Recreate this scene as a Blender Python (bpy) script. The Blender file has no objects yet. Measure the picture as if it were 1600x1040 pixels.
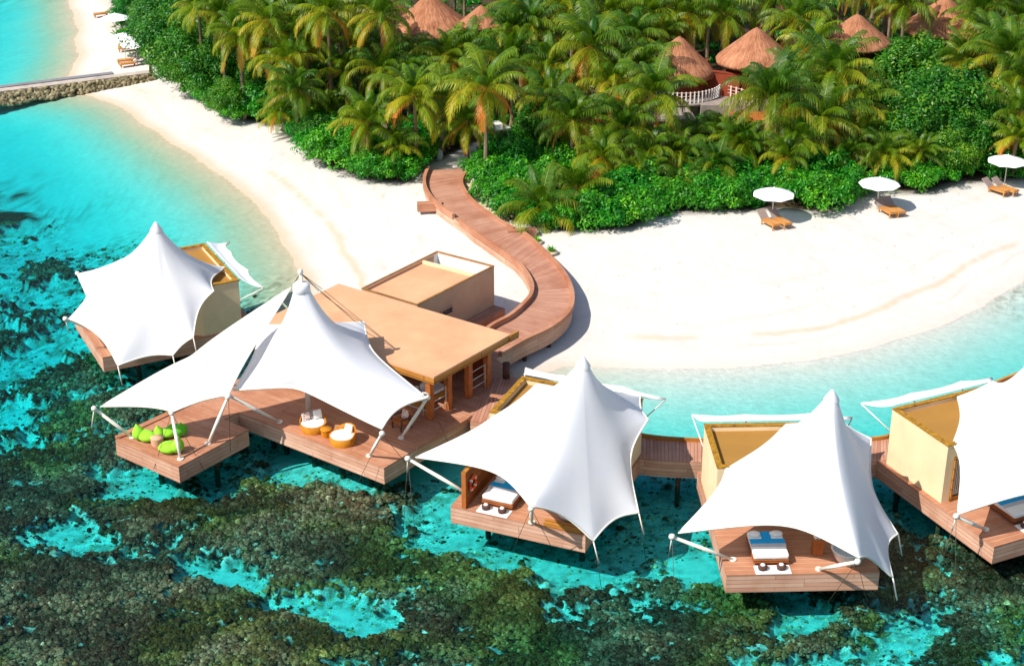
import bpy, math, random
import numpy as np
from mathutils import Vector, Matrix
R = math.radians
rnd = random.Random(7)
S = bpy.context.scene
COL = bpy.context.collection

# ------------------------------------------------------------------ camera
F_PX, PITCH, CAM_H = 2500.0, R(25), 37.6
def P(px, py, z=0.0):
    """world point at height z that the photo shows at pixel (px, py)"""
    u = (px-800)/F_PX; v = (py-520)/F_PX
    t = (CAM_H-z)/(math.sin(PITCH)+v*math.cos(PITCH))
    return Vector((u*t, t*(math.cos(PITCH)-v*math.sin(PITCH)), z))
def to_px(p):
    Z = p[1]*math.cos(PITCH)+(CAM_H-p[2])*math.sin(PITCH)
    d = (CAM_H-p[2])*math.cos(PITCH)-p[1]*math.sin(PITCH)
    return (800+F_PX*p[0]/Z, 520+F_PX*d/Z)
cam = bpy.data.objects.new('camera', bpy.data.cameras.new('camera'))
COL.objects.link(cam); S.camera = cam
cam.location = (0, 0, CAM_H); cam.rotation_euler = (R(90)-PITCH, 0, 0)
cam.data.sensor_width = 36; cam.data.lens = 36*F_PX/1600
cam.data.clip_end = 4000

# ------------------------------------------------------------------ light
SUN = Vector((-0.80, -0.50, 1.0)).normalized()
W = bpy.data.worlds.new('World'); S.world = W; W.use_nodes = True
nt = W.node_tree
sky = nt.nodes.new('ShaderNodeTexSky'); sky.sky_type = 'NISHITA'; sky.sun_disc = False
sky.sun_elevation = math.asin(SUN.z); sky.sun_rotation = math.atan2(SUN.x, SUN.y)
nt.links.new(sky.outputs[0], nt.nodes['Background'].inputs[0])
nt.nodes['Background'].inputs[1].default_value = 0.125
sl = bpy.data.lights.new('sun', 'SUN'); sl.energy = 5.0; sl.angle = R(0.5); sl.color = (1, 0.95, 0.88)
so = bpy.data.objects.new('sun', sl); COL.objects.link(so)
so.rotation_euler = SUN.to_track_quat('Z', 'Y').to_euler(); so.location = (-60, -40, 90)
S.view_settings.view_transform = 'Standard'; S.view_settings.look = 'None'
S.view_settings.exposure = 0.25; S.view_settings.gamma = 1
S.cycles.max_bounces = 6; S.cycles.diffuse_bounces = 3; S.cycles.glossy_bounces = 2
S.cycles.transparent_max_bounces = 12; S.cycles.transmission_bounces = 3; S.cycles.volume_bounces = 0
S.cycles.caustics_reflective = False; S.cycles.caustics_refractive = False

# ------------------------------------------------------------------ materials
def nmat(name):
    m = bpy.data.materials.new(name); m.use_nodes = True
    n = m.node_tree; b = n.nodes['Principled BSDF']
    return m, n, b
def ramp(n, fac, stops):
    r = n.nodes.new('ShaderNodeValToRGB'); e = r.color_ramp.elements
    while len(e) < len(stops): e.new(0.5)
    for i, (p, c) in enumerate(stops):
        e[i].position = p; e[i].color = (*c, 1)
    n.links.new(fac, r.inputs[0]); return r.outputs[0]
def noise(n, scale, detail=4, vec=None, rough=0.6):
    t = n.nodes.new('ShaderNodeTexNoise'); t.inputs['Scale'].default_value = scale
    t.inputs['Detail'].default_value = detail; t.inputs['Roughness'].default_value = rough
    if vec: n.links.new(vec, t.inputs['Vector'])
    return t.outputs[0]
def coord(n, kind='Object'):
    return n.nodes.new('ShaderNodeTexCoord').outputs[kind]
def mix(n, a, b, fac, mode='MIX'):
    m = n.nodes.new('ShaderNodeMix'); m.data_type = 'RGBA'; m.blend_type = mode
    for sock, v in ((m.inputs[0], fac), (m.inputs[6], a), (m.inputs[7], b)):
        if hasattr(v, 'is_output'): n.links.new(v, sock)
        elif isinstance(v, (int, float)): sock.default_value = v
        else: sock.default_value = (*v, 1)
    return m.outputs[2]
def bump(n, b, h, dist, strength=0.6):
    u = n.nodes.new('ShaderNodeBump'); u.inputs['Distance'].default_value = dist
    u.inputs['Strength'].default_value = strength
    n.links.new(h, u.inputs['Height']); n.links.new(u.outputs[0], b.inputs['Normal'])
def plain(name, c, rough=0.7, var=0.25, scale=3.0, spec=0.3, bmp=0.0, c2=None):
    m, n, b = nmat(name)
    o = coord(n); f = noise(n, scale, 5, o)
    dark = tuple(x*(1-var) for x in c); lite = c2 or tuple(min(1, x*(1+var*0.5)) for x in c)
    n.links.new(ramp(n, f, [(0.3, dark), (0.7, lite)]), b.inputs['Base Color'])
    b.inputs['Roughness'].default_value = rough; b.inputs['Specular IOR Level'].default_value = spec
    if bmp: bump(n, b, noise(n, scale*8, 4, o), bmp)
    return m
def wood(name, c1, c2, gap, row=0.14, length=2.6, stain=(0.75, 0.62, 0.55), rough=0.65):
    m, n, b = nmat(name)
    uv = coord(n, 'UV')
    t = n.nodes.new('ShaderNodeTexBrick'); n.links.new(uv, t.inputs['Vector'])
    t.offset = 0.37; t.offset_frequency = 3; t.squash = 1
    for k, v in (('Scale', 1), ('Brick Width', length), ('Row Height', row), ('Mortar Size', row*0.06), ('Mortar Smooth', 0.2), ('Bias', 0.0)):
        t.inputs[k].default_value = v
    t.inputs['Color1'].default_value = (*c1, 1); t.inputs['Color2'].default_value = (*c2, 1); t.inputs['Mortar'].default_value = (*gap, 1)
    mp = n.nodes.new('ShaderNodeMapping'); n.links.new(uv, mp.inputs[0]); mp.inputs['Scale'].default_value = (0.6, 9, 1)
    g = noise(n, 1.0, 6, mp.outputs[0], 0.7)
    c = mix(n, t.outputs['Color'], ramp(n, g, [(0.3, (0.72, 0.70, 0.68)), (0.65, (1, 1, 1))]), 0.8, 'MULTIPLY')
    w = noise(n, 0.55, 5, coord(n))
    c = mix(n, c, ramp(n, w, [(0.35, stain), (0.6, (1, 1, 1))]), 0.8, 'MULTIPLY')
    n.links.new(c, b.inputs['Base Color']); b.inputs['Roughness'].default_value = rough
    b.inputs['Specular IOR Level'].default_value = 0.25
    bump(n, b, t.outputs['Fac'], -0.006, 0.6)
    return m
M = {}
M['deck'] = wood('deck_boards', (0.52, 0.235, 0.13), (0.62, 0.32, 0.195), (0.30, 0.125, 0.07))
M['walk'] = wood('walk_boards', (0.50, 0.24, 0.155), (0.62, 0.34, 0.23), (0.24, 0.10, 0.06), row=0.17, length=5)
M['fascia'] = wood('fascia_boards', (0.62, 0.34, 0.225), (0.75, 0.48, 0.345), (0.38, 0.20, 0.14), row=0.19, length=3.2)
M['teak'] = wood('teak_panels', (0.36, 0.10, 0.025), (0.48, 0.16, 0.04), (0.10, 0.03, 0.01), row=0.22, length=3)
M['golden'] = wood('golden_timber', (0.50, 0.21, 0.035), (0.62, 0.30, 0.06), (0.2, 0.08, 0.02), row=0.5, length=4)
M['pile'] = plain('weathered_pile', (0.09, 0.055, 0.03), 0.9, 0.5, 4)
M['darkwood'] = plain('dark_post_wood', (0.10, 0.045, 0.035), 0.8, 0.4, 6)
M['column'] = plain('red_timber', (0.46, 0.135, 0.03), 0.55, 0.35, 2.5)
def membrane(name):
    m, n, b = nmat(name)
    o = coord(n)
    n.links.new(ramp(n, noise(n, 0.5, 3, o), [(0.3, (0.86, 0.87, 0.90)), (0.7, (0.92, 0.92, 0.92))]), b.inputs['Base Color'])
    b.inputs['Roughness'].default_value = 0.55; b.inputs['Specular IOR Level'].default_value = 0.3
    # welded panel seams, following the strip coordinate
    uv = coord(n, 'UV'); sx = n.nodes.new('ShaderNodeSeparateXYZ'); n.links.new(uv, sx.inputs[0])
    w = n.nodes.new('ShaderNodeMath'); w.operation = 'PINGPONG'; w.inputs[1].default_value = 0.5; n.links.new(sx.outputs[0], w.inputs[0])
    r = n.nodes.new('ShaderNodeMath'); r.operation = 'LESS_THAN'; r.inputs[1].default_value = 0.03; n.links.new(w.outputs[0], r.inputs[0])
    bump(n, b, r.outputs[0], 0.006, 0.35)
    tl = n.nodes.new('ShaderNodeBsdfTranslucent'); tl.inputs['Color'].default_value = (0.95, 0.94, 0.90, 1)
    ms = n.nodes.new('ShaderNodeMixShader'); ms.inputs[0].default_value = 0.20
    n.links.new(b.outputs[0], ms.inputs[1]); n.links.new(tl.outputs[0], ms.inputs[2]); n.links.new(ms.outputs[0], n.nodes['Material Output'].inputs['Surface'])
    return m
M['membrane'] = membrane('white_membrane')
M['steel'] = plain('white_steel', (0.80, 0.76, 0.66), 0.4, 0.08, 6, 0.5)
M['cable'] = plain('dark_cable', (0.10, 0.07, 0.05), 0.5, 0.2, 6)
M['cream'] = plain('cream_render', (0.80, 0.62, 0.38), 0.9, 0.10, 0.8, 0.1, 0.003)
M['peach'] = plain('peach_render', (0.64, 0.38, 0.24), 0.9, 0.12, 0.7, 0.1, 0.003)
M['tanroof'] = plain('tan_roof_screed', (0.68, 0.375, 0.205), 0.95, 0.17, 0.5, 0.1, 0.004)
M['goldroof'] = plain('golden_roof_screed', (0.37, 0.19, 0.045), 0.9, 0.12, 0.5, 0.1, 0.004)
M['parapet'] = plain('mossy_parapet', (0.40, 0.20, 0.025), 0.95, 0.6, 4, 0.1, 0.02)
M['white'] = plain('white_fabric', (0.85, 0.83, 0.80), 0.9, 0.06, 3, 0.1)
M['grey_fabric'] = plain('grey_fabric', (0.50, 0.50, 0.54), 0.9, 0.1, 3, 0.1)
M['blue'] = plain('blue_fabric', (0.02, 0.36, 0.75), 0.9, 0.1, 3, 0.1)
M['tub'] = plain('white_enamel', (0.80, 0.78, 0.76), 0.15, 0.03, 3, 0.5)
M['tubwater'] = plain('tub_interior', (0.50, 0.56, 0.62), 0.2, 0.06, 3, 0.5)
M['rattan'] = wood('orange_rattan', (0.80, 0.33, 0.02), (0.62, 0.24, 0.012), (0.35, 0.12, 0.01), row=0.045, length=0.09)
M['lime'] = plain('lime_fabric', (0.32, 0.74, 0.04), 0.8, 0.2, 1.5, 0.2)
M['green_fabric'] = plain('green_fabric', (0.10, 0.55, 0.02), 0.8, 0.2, 1.5, 0.2)
M['pattern'] = None
def pattern():
    m, n, b = nmat('patterned_cushion')
    t = n.nodes.new('ShaderNodeTexVoronoi'); t.inputs['Scale'].default_value = 9; n.links.new(coord(n), t.inputs[0])
    n.links.new(ramp(n, t.outputs[0], [(0.25, (0.10, 0.12, 0.25)), (0.45, (0.75, 0.55, 0.45))]), b.inputs['Base Color']); b.inputs['Roughness'].default_value = 0.9
    return m
M['pattern'] = pattern()
M['orange'] = plain('orange_plastic', (0.80, 0.09, 0.01), 0.5, 0.1, 3)
M['black'] = plain('black_glaze', (0.02, 0.015, 0.015), 0.25, 0.2, 3, 0.5)
M['glass'] = plain('dark_window', (0.05, 0.06, 0.07), 0.1, 0.2, 2, 0.6)
M['louver'] = plain('grey_louvre', (0.42, 0.36, 0.30), 0.7, 0.2, 3)
M['stone'] = plain('pale_coral_stone', (0.62, 0.50, 0.30), 0.95, 0.4, 3, 0.1, 0.02)
M['grey_stone'] = plain('grey_render', (0.34, 0.28, 0.24), 0.95, 0.3, 1.5, 0.1, 0.01)
M['concrete'] = plain('worn_concrete', (0.52, 0.44, 0.37), 0.95, 0.25, 1.0, 0.1)
M['slate'] = plain('grey_deck_top', (0.24, 0.24, 0.25), 0.9, 0.2, 1.0, 0.1)
M['rubble'] = plain('jetty_rubble', (0.16, 0.105, 0.03), 0.95, 0.85, 2.6, 0.1, 0.05, (0.46, 0.38, 0.22))
M['lounger'] = wood('lounger_teak', (0.60, 0.27, 0.07), (0.72, 0.36, 0.11), (0.25, 0.1, 0.03), row=0.09, length=2)
M['cushion_grey'] = plain('taupe_cushion', (0.30, 0.23, 0.20), 0.9, 0.15, 3, 0.1)
M['parasol'] = plain('white_parasol', (0.86, 0.86, 0.86), 0.8, 0.04, 2, 0.1)
M['coping'] = plain('brown_coping', (0.30, 0.15, 0.05), 0.9, 0.4, 3, 0.1)
M['redbrown'] = plain('redbrown_wall', (0.26, 0.05, 0.022), 0.8, 0.3, 1.0, 0.2)
M['palepot'] = plain('pale_glazed_jar', (0.40, 0.46, 0.44), 0.4, 0.15, 3, 0.4)
M['skin_trunk'] = plain('palm_trunk_bark', (0.26, 0.19, 0.12), 0.95, 0.5, 3, 0.1, 0.03)
M['bark'] = plain('tree_bark', (0.16, 0.10, 0.06), 0.95, 0.5, 3, 0.1, 0.03)
M['cart_red'] = plain('pink_red_towels', (0.62, 0.20, 0.20), 0.8, 0.4, 3)
M['rubber'] = plain('tyre_rubber', (0.02, 0.02, 0.02), 0.9, 0.2, 3)

def thatch():
    m, n, b = nmat('thatch')
    uv = coord(n, 'UV'); mp = n.nodes.new('ShaderNodeMapping'); n.links.new(uv, mp.inputs[0]); mp.inputs['Scale'].default_value = (26, 1.3, 1)
    g = noise(n, 1.0, 6, mp.outputs[0], 0.75)
    g2 = noise(n, 1.1, 5, coord(n))
    c = ramp(n, g, [(0.30, (0.24, 0.085, 0.04)), (0.6, (0.60, 0.275, 0.15))])
    c = mix(n, c, ramp(n, g2, [(0.3, (0.62, 0.55, 0.5)), (0.6, (1, 1, 1))]), 0.9, 'MULTIPLY')
    n.links.new(c, b.inputs['Base Color']); b.inputs['Roughness'].default_value = 1; b.inputs['Specular IOR Level'].default_value = 0.05
    bump(n, b, g, 0.12, 0.9)
    return m
M['thatch'] = thatch()

def leafmat(name, ramp_stops, translucent, tcol, rough=0.45, spec=0.35):
    m, n, b = nmat(name)
    a = n.nodes.new('ShaderNodeAttribute'); a.attribute_name = 'tint'
    oi = n.nodes.new('ShaderNodeObjectInfo')
    base = ramp(n, a.outputs['Fac'], ramp_stops)
    hs = n.nodes.new('ShaderNodeHueSaturation'); n.links.new(base, hs.inputs['Color'])
    mr = n.nodes.new('ShaderNodeMapRange'); n.links.new(oi.outputs['Random'], mr.inputs[0]); mr.inputs[3].default_value = 0.482; mr.inputs[4].default_value = 0.512
    mv = n.nodes.new('ShaderNodeMapRange'); n.links.new(oi.outputs['Random'], mv.inputs[0]); mv.inputs[3].default_value = 1.25; mv.inputs[4].default_value = 0.8
    n.links.new(mr.outputs[0], hs.inputs['Hue']); n.links.new(mv.outputs[0], hs.inputs['Value'])
    n.links.new(hs.outputs[0], b.inputs['Base Color'])
    b.inputs['Roughness'].default_value = rough; b.inputs['Specular IOR Level'].default_value = spec
    tr = n.nodes.new('ShaderNodeBsdfTranslucent')
    c2 = mix(n, hs.outputs[0], tcol, 0.6, 'MULTIPLY')
    c3 = mix(n, c2, (2.2, 2.2, 2.2), 1.0, 'MULTIPLY')
    n.links.new(c3, tr.inputs['Color'])
    ms = n.nodes.new('ShaderNodeMixShader'); ms.inputs[0].default_value = translucent
    n.links.new(b.outputs[0], ms.inputs[1]); n.links.new(tr.outputs[0], ms.inputs[2])
    n.links.new(ms.outputs[0], n.nodes['Material Output'].inputs['Surface'])
    return m
M['palmleaf'] = leafmat('palm_leaflets', [(0.0, (0.020, 0.100, 0.004)), (0.45, (0.110, 0.200, 0.005)), (0.72, (0.33, 0.33, 0.012)), (0.9, (0.55, 0.25, 0.03)), (1.0, (0.62, 0.24, 0.035))], 0.28, (1, 0.95, 0.3))
M['shrubleaf'] = leafmat('shrub_leaves', [(0.0, (0.006, 0.09, 0.004)), (0.6, (0.020, 0.24, 0.008)), (1.0, (0.14, 0.42, 0.012))], 0.25, (0.8, 1, 0.3))
M['treeleaf'] = leafmat('tree_leaves', [(0.0, (0.010, 0.085, 0.005)), (0.6, (0.040, 0.20, 0.008)), (1.0, (0.20, 0.34, 0.015))], 0.22, (0.8, 1, 0.3))

# ------------------------------------------------------------------ mesh builder
class MB:
    def __init__(s): s.v = []; s.f = []; s.uv = []; s.sm = []; s.tint = []
    def face(s, pts, uvs=None, smooth=False, tint=0.5):
        i = len(s.v); s.v += [tuple(p) for p in pts]; s.f.append(tuple(range(i, i+len(pts))))
        s.uv += uvs if uvs else [(p[0], p[1]) for p in pts]
        s.sm.append(smooth); s.tint += [tint]*len(pts)
    def prism(s, poly, z0, z1, rot=0.0, top=True, bottom=True):
        """poly: ccw 2D; top planks along direction rot"""
        c, q = math.cos(rot), math.sin(rot)
        z1f = z1 if callable(z1) else (lambda p: z1)
        n = len(poly)
        if top: s.face([(p[0], p[1], z1f(p)) for p in poly], [(p[0]*c+p[1]*q, -p[0]*q+p[1]*c) for p in poly])
        if bottom: s.face([(p[0], p[1], z0) for p in reversed(poly)])
        for i in range(n):
            a, b = poly[i], poly[(i+1) % n]
            l = math.dist(a[:2], b[:2]); o = i*1.37
            s.face([(a[0], a[1], z0), (b[0], b[1], z0), (b[0], b[1], z1f(b)), (a[0], a[1], z1f(a))], [(o, z0), (o+l, z0), (o+l, z1f(b)), (o, z1f(a))])
    def box(s, c, d, rz=0.0, rot=0.0):
        x, y = d[0]/2, d[1]/2; k, q = math.cos(rz), math.sin(rz)
        poly = [(c[0]+a*k-b*q, c[1]+a*q+b*k) for a, b in ((-x, -y), (x, -y), (x, y), (-x, y))]
        s.prism(poly, c[2]-d[2]/2, c[2]+d[2]/2, rz+rot)
    def tube(s, a, b, r0, r1=None, seg=8, cap=True):
        a, b = Vector(a), Vector(b); r1 = r0 if r1 is None else r1
        d = (b-a).normalized(); u = d.orthogonal().normalized(); w = d.cross(u); L = (b-a).length
        ra = [a+(u*math.cos(2*math.pi*i/seg)+w*math.sin(2*math.pi*i/seg))*r0 for i in range(seg)]
        rb = [b+(u*math.cos(2*math.pi*i/seg)+w*math.sin(2*math.pi*i/seg))*r1 for i in range(seg)]
        for i in range(seg):
            j = (i+1) % seg
            s.face([ra[i], ra[j], rb[j], rb[i]], [(0, i/seg), (0, (i+1)/seg), (L, (i+1)/seg), (L, i/seg)], True)
        if cap: s.face(ra[::-1]); s.face(rb)
    def path(s, pts, r, seg=6, closed=False):
        pts = [Vector(p) for p in pts]; n = len(pts); rings = []
        for i, p in enumerate(pts):
            q0 = pts[(i-1) % n] if closed or i > 0 else p; q1 = pts[(i+1) % n] if closed or i < n-1 else p
            d = (q1-q0).normalized(); u = d.cross(Vector((0, 0, 1)))
            u = u.normalized() if u.length > 1e-4 else Vector((1, 0, 0)); w = u.cross(d)
            rr = r[i] if isinstance(r, list) else r
            rings.append([p+(u*math.cos(2*math.pi*k/seg)+w*math.sin(2*math.pi*k/seg))*rr for k in range(seg)])
        for i in range(n if closed else n-1):
            A, B = rings[i], rings[(i+1) % n]
            for k in range(seg):
                j = (k+1) % seg; s.face([A[k], B[k], B[j], A[j]], None, True)
        if not closed: s.face(rings[0]); s.face(rings[-1][::-1])
    def lathe(s, prof, c=(0, 0, 0), seg=24, sx=1, sy=1, uvs=1.0):
        for i in range(len(prof)-1):
            (r0, z0), (r1, z1) = prof[i], prof[i+1]
            for k in range(seg):
                a0, a1 = 2*math.pi*k/seg, 2*math.pi*(k+1)/seg
                q = [(c[0]+sx*r*math.cos(a), c[1]+sy*r*math.sin(a), c[2]+z) for r, a, z in ((r0, a0, z0), (r0, a1, z0), (r1, a1, z1), (r1, a0, z1))]
                t = [(a0*uvs, i*0.3+z0), (a1*uvs, i*0.3+z0), (a1*uvs, i*0.3+z1), (a0*uvs, i*0.3+z1)]
                if r0 < 1e-5: q, t = q[1:], t[1:]
                elif r1 < 1e-5: q, t = q[:3], t[:3]
                s.face(q, t, True)
    def blob(s, c, r, seed=0, amp=0.15, nu=14, nv=10, flat=None, tip=None):
        rr = random.Random(seed); ph = [rr.uniform(0, 6.28) for _ in range(6)]
        def pt(i, j):
            a, b = 2*math.pi*(i % nu)/nu, math.pi*j/nv
            k = 1+amp*(math.sin(2*a+ph[0])*math.sin(b)+0.6*math.sin(3*a+ph[1])*math.sin(2*b+ph[2])+0.4*math.sin(5*a+ph[3])*math.sin(b))
            x, y, z = r[0]*k*math.sin(b)*math.cos(a), r[1]*k*math.sin(b)*math.sin(a), r[2]*k*math.cos(b)
            if tip and z > 0:
                f = (z/r[2])**2; x = x*(1-0.75*f)+tip[0]*f; y = y*(1-0.75*f)+tip[1]*f; z += tip[2]*f
            if flat is not None: z = max(z, flat)
            return (c[0]+x, c[1]+y, c[2]+z)
        for i in range(nu):
            for j in range(nv):
                q = [pt(i, j), pt(i, j+1), pt(i+1, j+1), pt(i+1, j)]
                if j == 0: q = q[:3]
                elif j == nv-1: q = [q[0], q[1], q[3]]
                s.face(q, None, True)
    def mesh(s, name, mat, weld=True):
        me = bpy.data.meshes.new(name); me.from_pydata(s.v, [], s.f)
        uv = me.uv_layers.new(name='UVMap'); uv.data.foreach_set('uv', np.array(s.uv, dtype=np.float32).ravel())
        at = me.attributes.new('tint', 'FLOAT', 'POINT'); at.data.foreach_set('value', np.array(s.tint, dtype=np.float32))
        me.polygons.foreach_set('use_smooth', s.sm)
        me.materials.append(mat)
        if weld:
            import bmesh
            bm = bmesh.new(); bm.from_mesh(me); bmesh.ops.remove_doubles(bm, verts=bm.verts, dist=0.0005)
            bmesh.ops.recalc_face_normals(bm, faces=bm.faces) if weld == 'n' else None
            bm.to_mesh(me); bm.free()
        me.update(); return me
    def build(s, name, mat, parent=None, weld=True, loc=None):
        o = bpy.data.objects.new(name, s.mesh(name, mat, weld)); COL.objects.link(o)
        if parent: o.parent = parent
        if loc: o.location = loc
        return o
def tag(o, label=None, cat=None, group=None, kind=None):
    for k, v in (('label', label), ('category', cat), ('group', group), ('kind', kind)):
        if v: o[k] = v
    return o
def thing(name, label, cat, loc=(0, 0, 0), rz=0.0, group=None, scale=1):
    o = bpy.data.objects.new(name, None); COL.objects.link(o); o.empty_display_size = 0.3
    o.location = loc; o.rotation_euler = (0, 0, rz); o.scale = (scale,)*3
    return tag(o, label, cat, group)
def solidify(o, t):
    m = o.modifiers.new('thickness', 'SOLIDIFY'); m.thickness = t; m.offset = 0
def bevel(o, w=0.02):
    m = o.modifiers.new('edge', 'BEVEL'); m.width = w; m.segments = 2; m.limit_method = 'ANGLE'
def copy_thing(src, label, loc, rz=0.0, group=None, scale=1.0):
    c = src.copy(); COL.objects.link(c); c.location = loc; c.rotation_euler = (0, 0, rz); c.scale = (scale,)*3
    c['label'] = label
    if group: c['group'] = group
    for ch in src.children:
        k = ch.copy(); COL.objects.link(k); k.parent = c
        for g in ch.children:
            h = g.copy(); COL.objects.link(h); h.parent = k
    return c
def catmull(pts, n):
    out = []; m = len(pts)-1
    for i in range(n+1):
        t = i/n*m; k = min(int(t), m-1); f = t-k
        p0, p1, p2, p3 = (np.array(pts[max(0, min(m, k+d))], float) for d in (-1, 0, 1, 2))
        out.append(0.5*((2*p1)+(-p0+p2)*f+(2*p0-5*p1+4*p2-p3)*f*f+(-p0+3*p1-3*p2+p3)*f**3))
    return out

# ------------------------------------------------------------------ ground: beach, sea bed and reef in one sheet
LANDPX = [(98, -30), (105, 0), (117, 45), (119, 85), (104, 118), (98, 140), (135, 150), (185, 165), (225, 195), (290, 240), (350, 280), (405, 325), (440, 375), (462, 420), (474, 460), (510, 505), (590, 550), (700, 580), (790, 590), (850, 584), (890, 573), (960, 575), (1050, 578), (1150, 575), (1260, 564), (1360, 546), (1450, 518), (1540, 478), (1600, 440), (1700, 380), (1900, 300)]
LAND = [P(*p)[:2] for p in LANDPX]+[(160, 130), (900, 130), (900, 900), (-60, 900), (-58, 185)]
def seg_dist(X, Y, poly):
    d = np.full(X.shape, 1e9); inside = np.zeros(X.shape, bool); n = len(poly)
    for i in range(n):
        (x0, y0), (x1, y1) = poly[i], poly[(i+1) % n]
        dx, dy = x1-x0, y1-y0; L = dx*dx+dy*dy
        t = np.clip(((X-x0)*dx+(Y-y0)*dy)/L, 0, 1)
        d = np.minimum(d, np.hypot(X-x0-t*dx, Y-y0-t*dy))
        if abs(dy) > 1e-9:
            c = ((y0 > Y) != (y1 > Y)) & (X < dx*(Y-y0)/dy+x0); inside ^= c
    return np.where(inside, d, -d)
def hsh(ix, iy, s):
    v = np.sin(ix*127.1+iy*311.7+s*74.7)*43758.5453; return v-np.floor(v)
def vnoise(X, Y, s=0):
    ix, iy = np.floor(X), np.floor(Y); fx, fy = X-ix, Y-iy; fx = fx*fx*(3-2*fx); fy = fy*fy*(3-2*fy)
    a, b, c, d = hsh(ix, iy, s), hsh(ix+1, iy, s), hsh(ix, iy+1, s), hsh(ix+1, iy+1, s)
    return (a*(1-fx)+b*fx)*(1-fy)+(c*(1-fx)+d*fx)*fy
def fbm(X, Y, s=0, o=4):
    t = 0; a = 0.5; k = 0
    for i in range(o): t = t+a*vnoise(X*2**i, Y*2**i, s+i); k += a; a *= 0.55
    return t/k
def worley(X, Y, s=0):
    ix, iy = np.floor(X), np.floor(Y); best = np.full(X.shape, 9.0); bid = np.zeros(X.shape)
    for di in (-1, 0, 1):
        for dj in (-1, 0, 1):
            cx, cy = ix+di, iy+dj
            d = np.hypot(cx+hsh(cx, cy, s)-X, cy+hsh(cx, cy, s+9)-Y); r = hsh(cx, cy, s+5)
            k = d < best; best = np.where(k, d, best); bid = np.where(k, r, bid)
    return best, bid
def idw(X, Y, pts, power=3.0, eps=0.6):
    num = 0; den = 0
    for px, py, v in pts:
        w = P(px, py, -0.8); q = 1/((X-w.x)**2+(Y-w.y)**2+eps)**(power/2)
        num = num+q*v; den = den+q
    return num/den
def sstep(a, b, x):
    t = np.clip((x-a)/(b-a), 0, 1); return t*t*(3-2*t)
DEPTH = [(50, 300, 2.1), (50, 200, 1.8), (120, 250, 1.8), (200, 300, 1.5), (300, 330, 1.0), (250, 230, 1.3), (350, 400, .7), (50, 50, 1.5), (20, 20, 2.2), (85, 40, .7), (60, 450, 2.0), (0, 380, 2.3), (120, 600, 1.7), (40, 560, 2.3), (300, 560, 1.2), (250, 520, 1.4), (700, 600, .5), (1100, 620, .5), (1000, 600, .5), (1400, 600, .5), (1550, 530, .55), (1100, 660, .9), (1050, 690, 1.0), (1060, 760, 1.7), (1430, 770, 1.7), (500, 720, .75), (600, 760, .85), (430, 700, 1.1), (700, 760, 1.0), (750, 850, 1.3), (850, 880, 1.4), (1080, 880, 1.2), (1280, 960, 1.3), (150, 900, 1.3), (400, 900, 1.2), (560, 960, 1.1), (900, 1000, 1.5), (1500, 900, 1.4), (100, 1040, 1.3), (1450, 1000, 1.5), (-300, 600, 6), (-200, 900, 6), (300, 1250, 8), (800, 1300, 9), (1300, 1250, 8), (1800, 1000, 5), (-200, 300, 3)]
SHOAL = [(450, 790, .42), (640, 770, .40), (560, 800, .40), (300, 800, .55), (150, 760, .75), (60, 720, .85), (100, 900, .55), (250, 960, .50), (400, 1000, .48), (100, 1030, .55), (560, 870, .75), (560, 1000, .6), (700, 900, .8), (640, 860, .85), (760, 890, .6), (860, 940, .5), (900, 1000, 1.1), (1000, 960, 1.2), (1100, 950, 1.2), (1020, 995, .6), (1230, 970, .5), (1310, 960, .45), (1180, 990, .5), (1420, 950, 1.1), (1380, 1000, 1.1), (1500, 950, .7), (1540, 900, .55), (1550, 990, 1.0), (60, 590, 1.3), (130, 560, 1.2), (100, 640, 1.0), (180, 640, .7), (280, 690, .7), (100, 410, 1.5), (5, 330, 1.5), (40, 500, 1.5), (700, 820, .9), (1450, 860, .45), (1080, 900, 1.0)]
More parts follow.
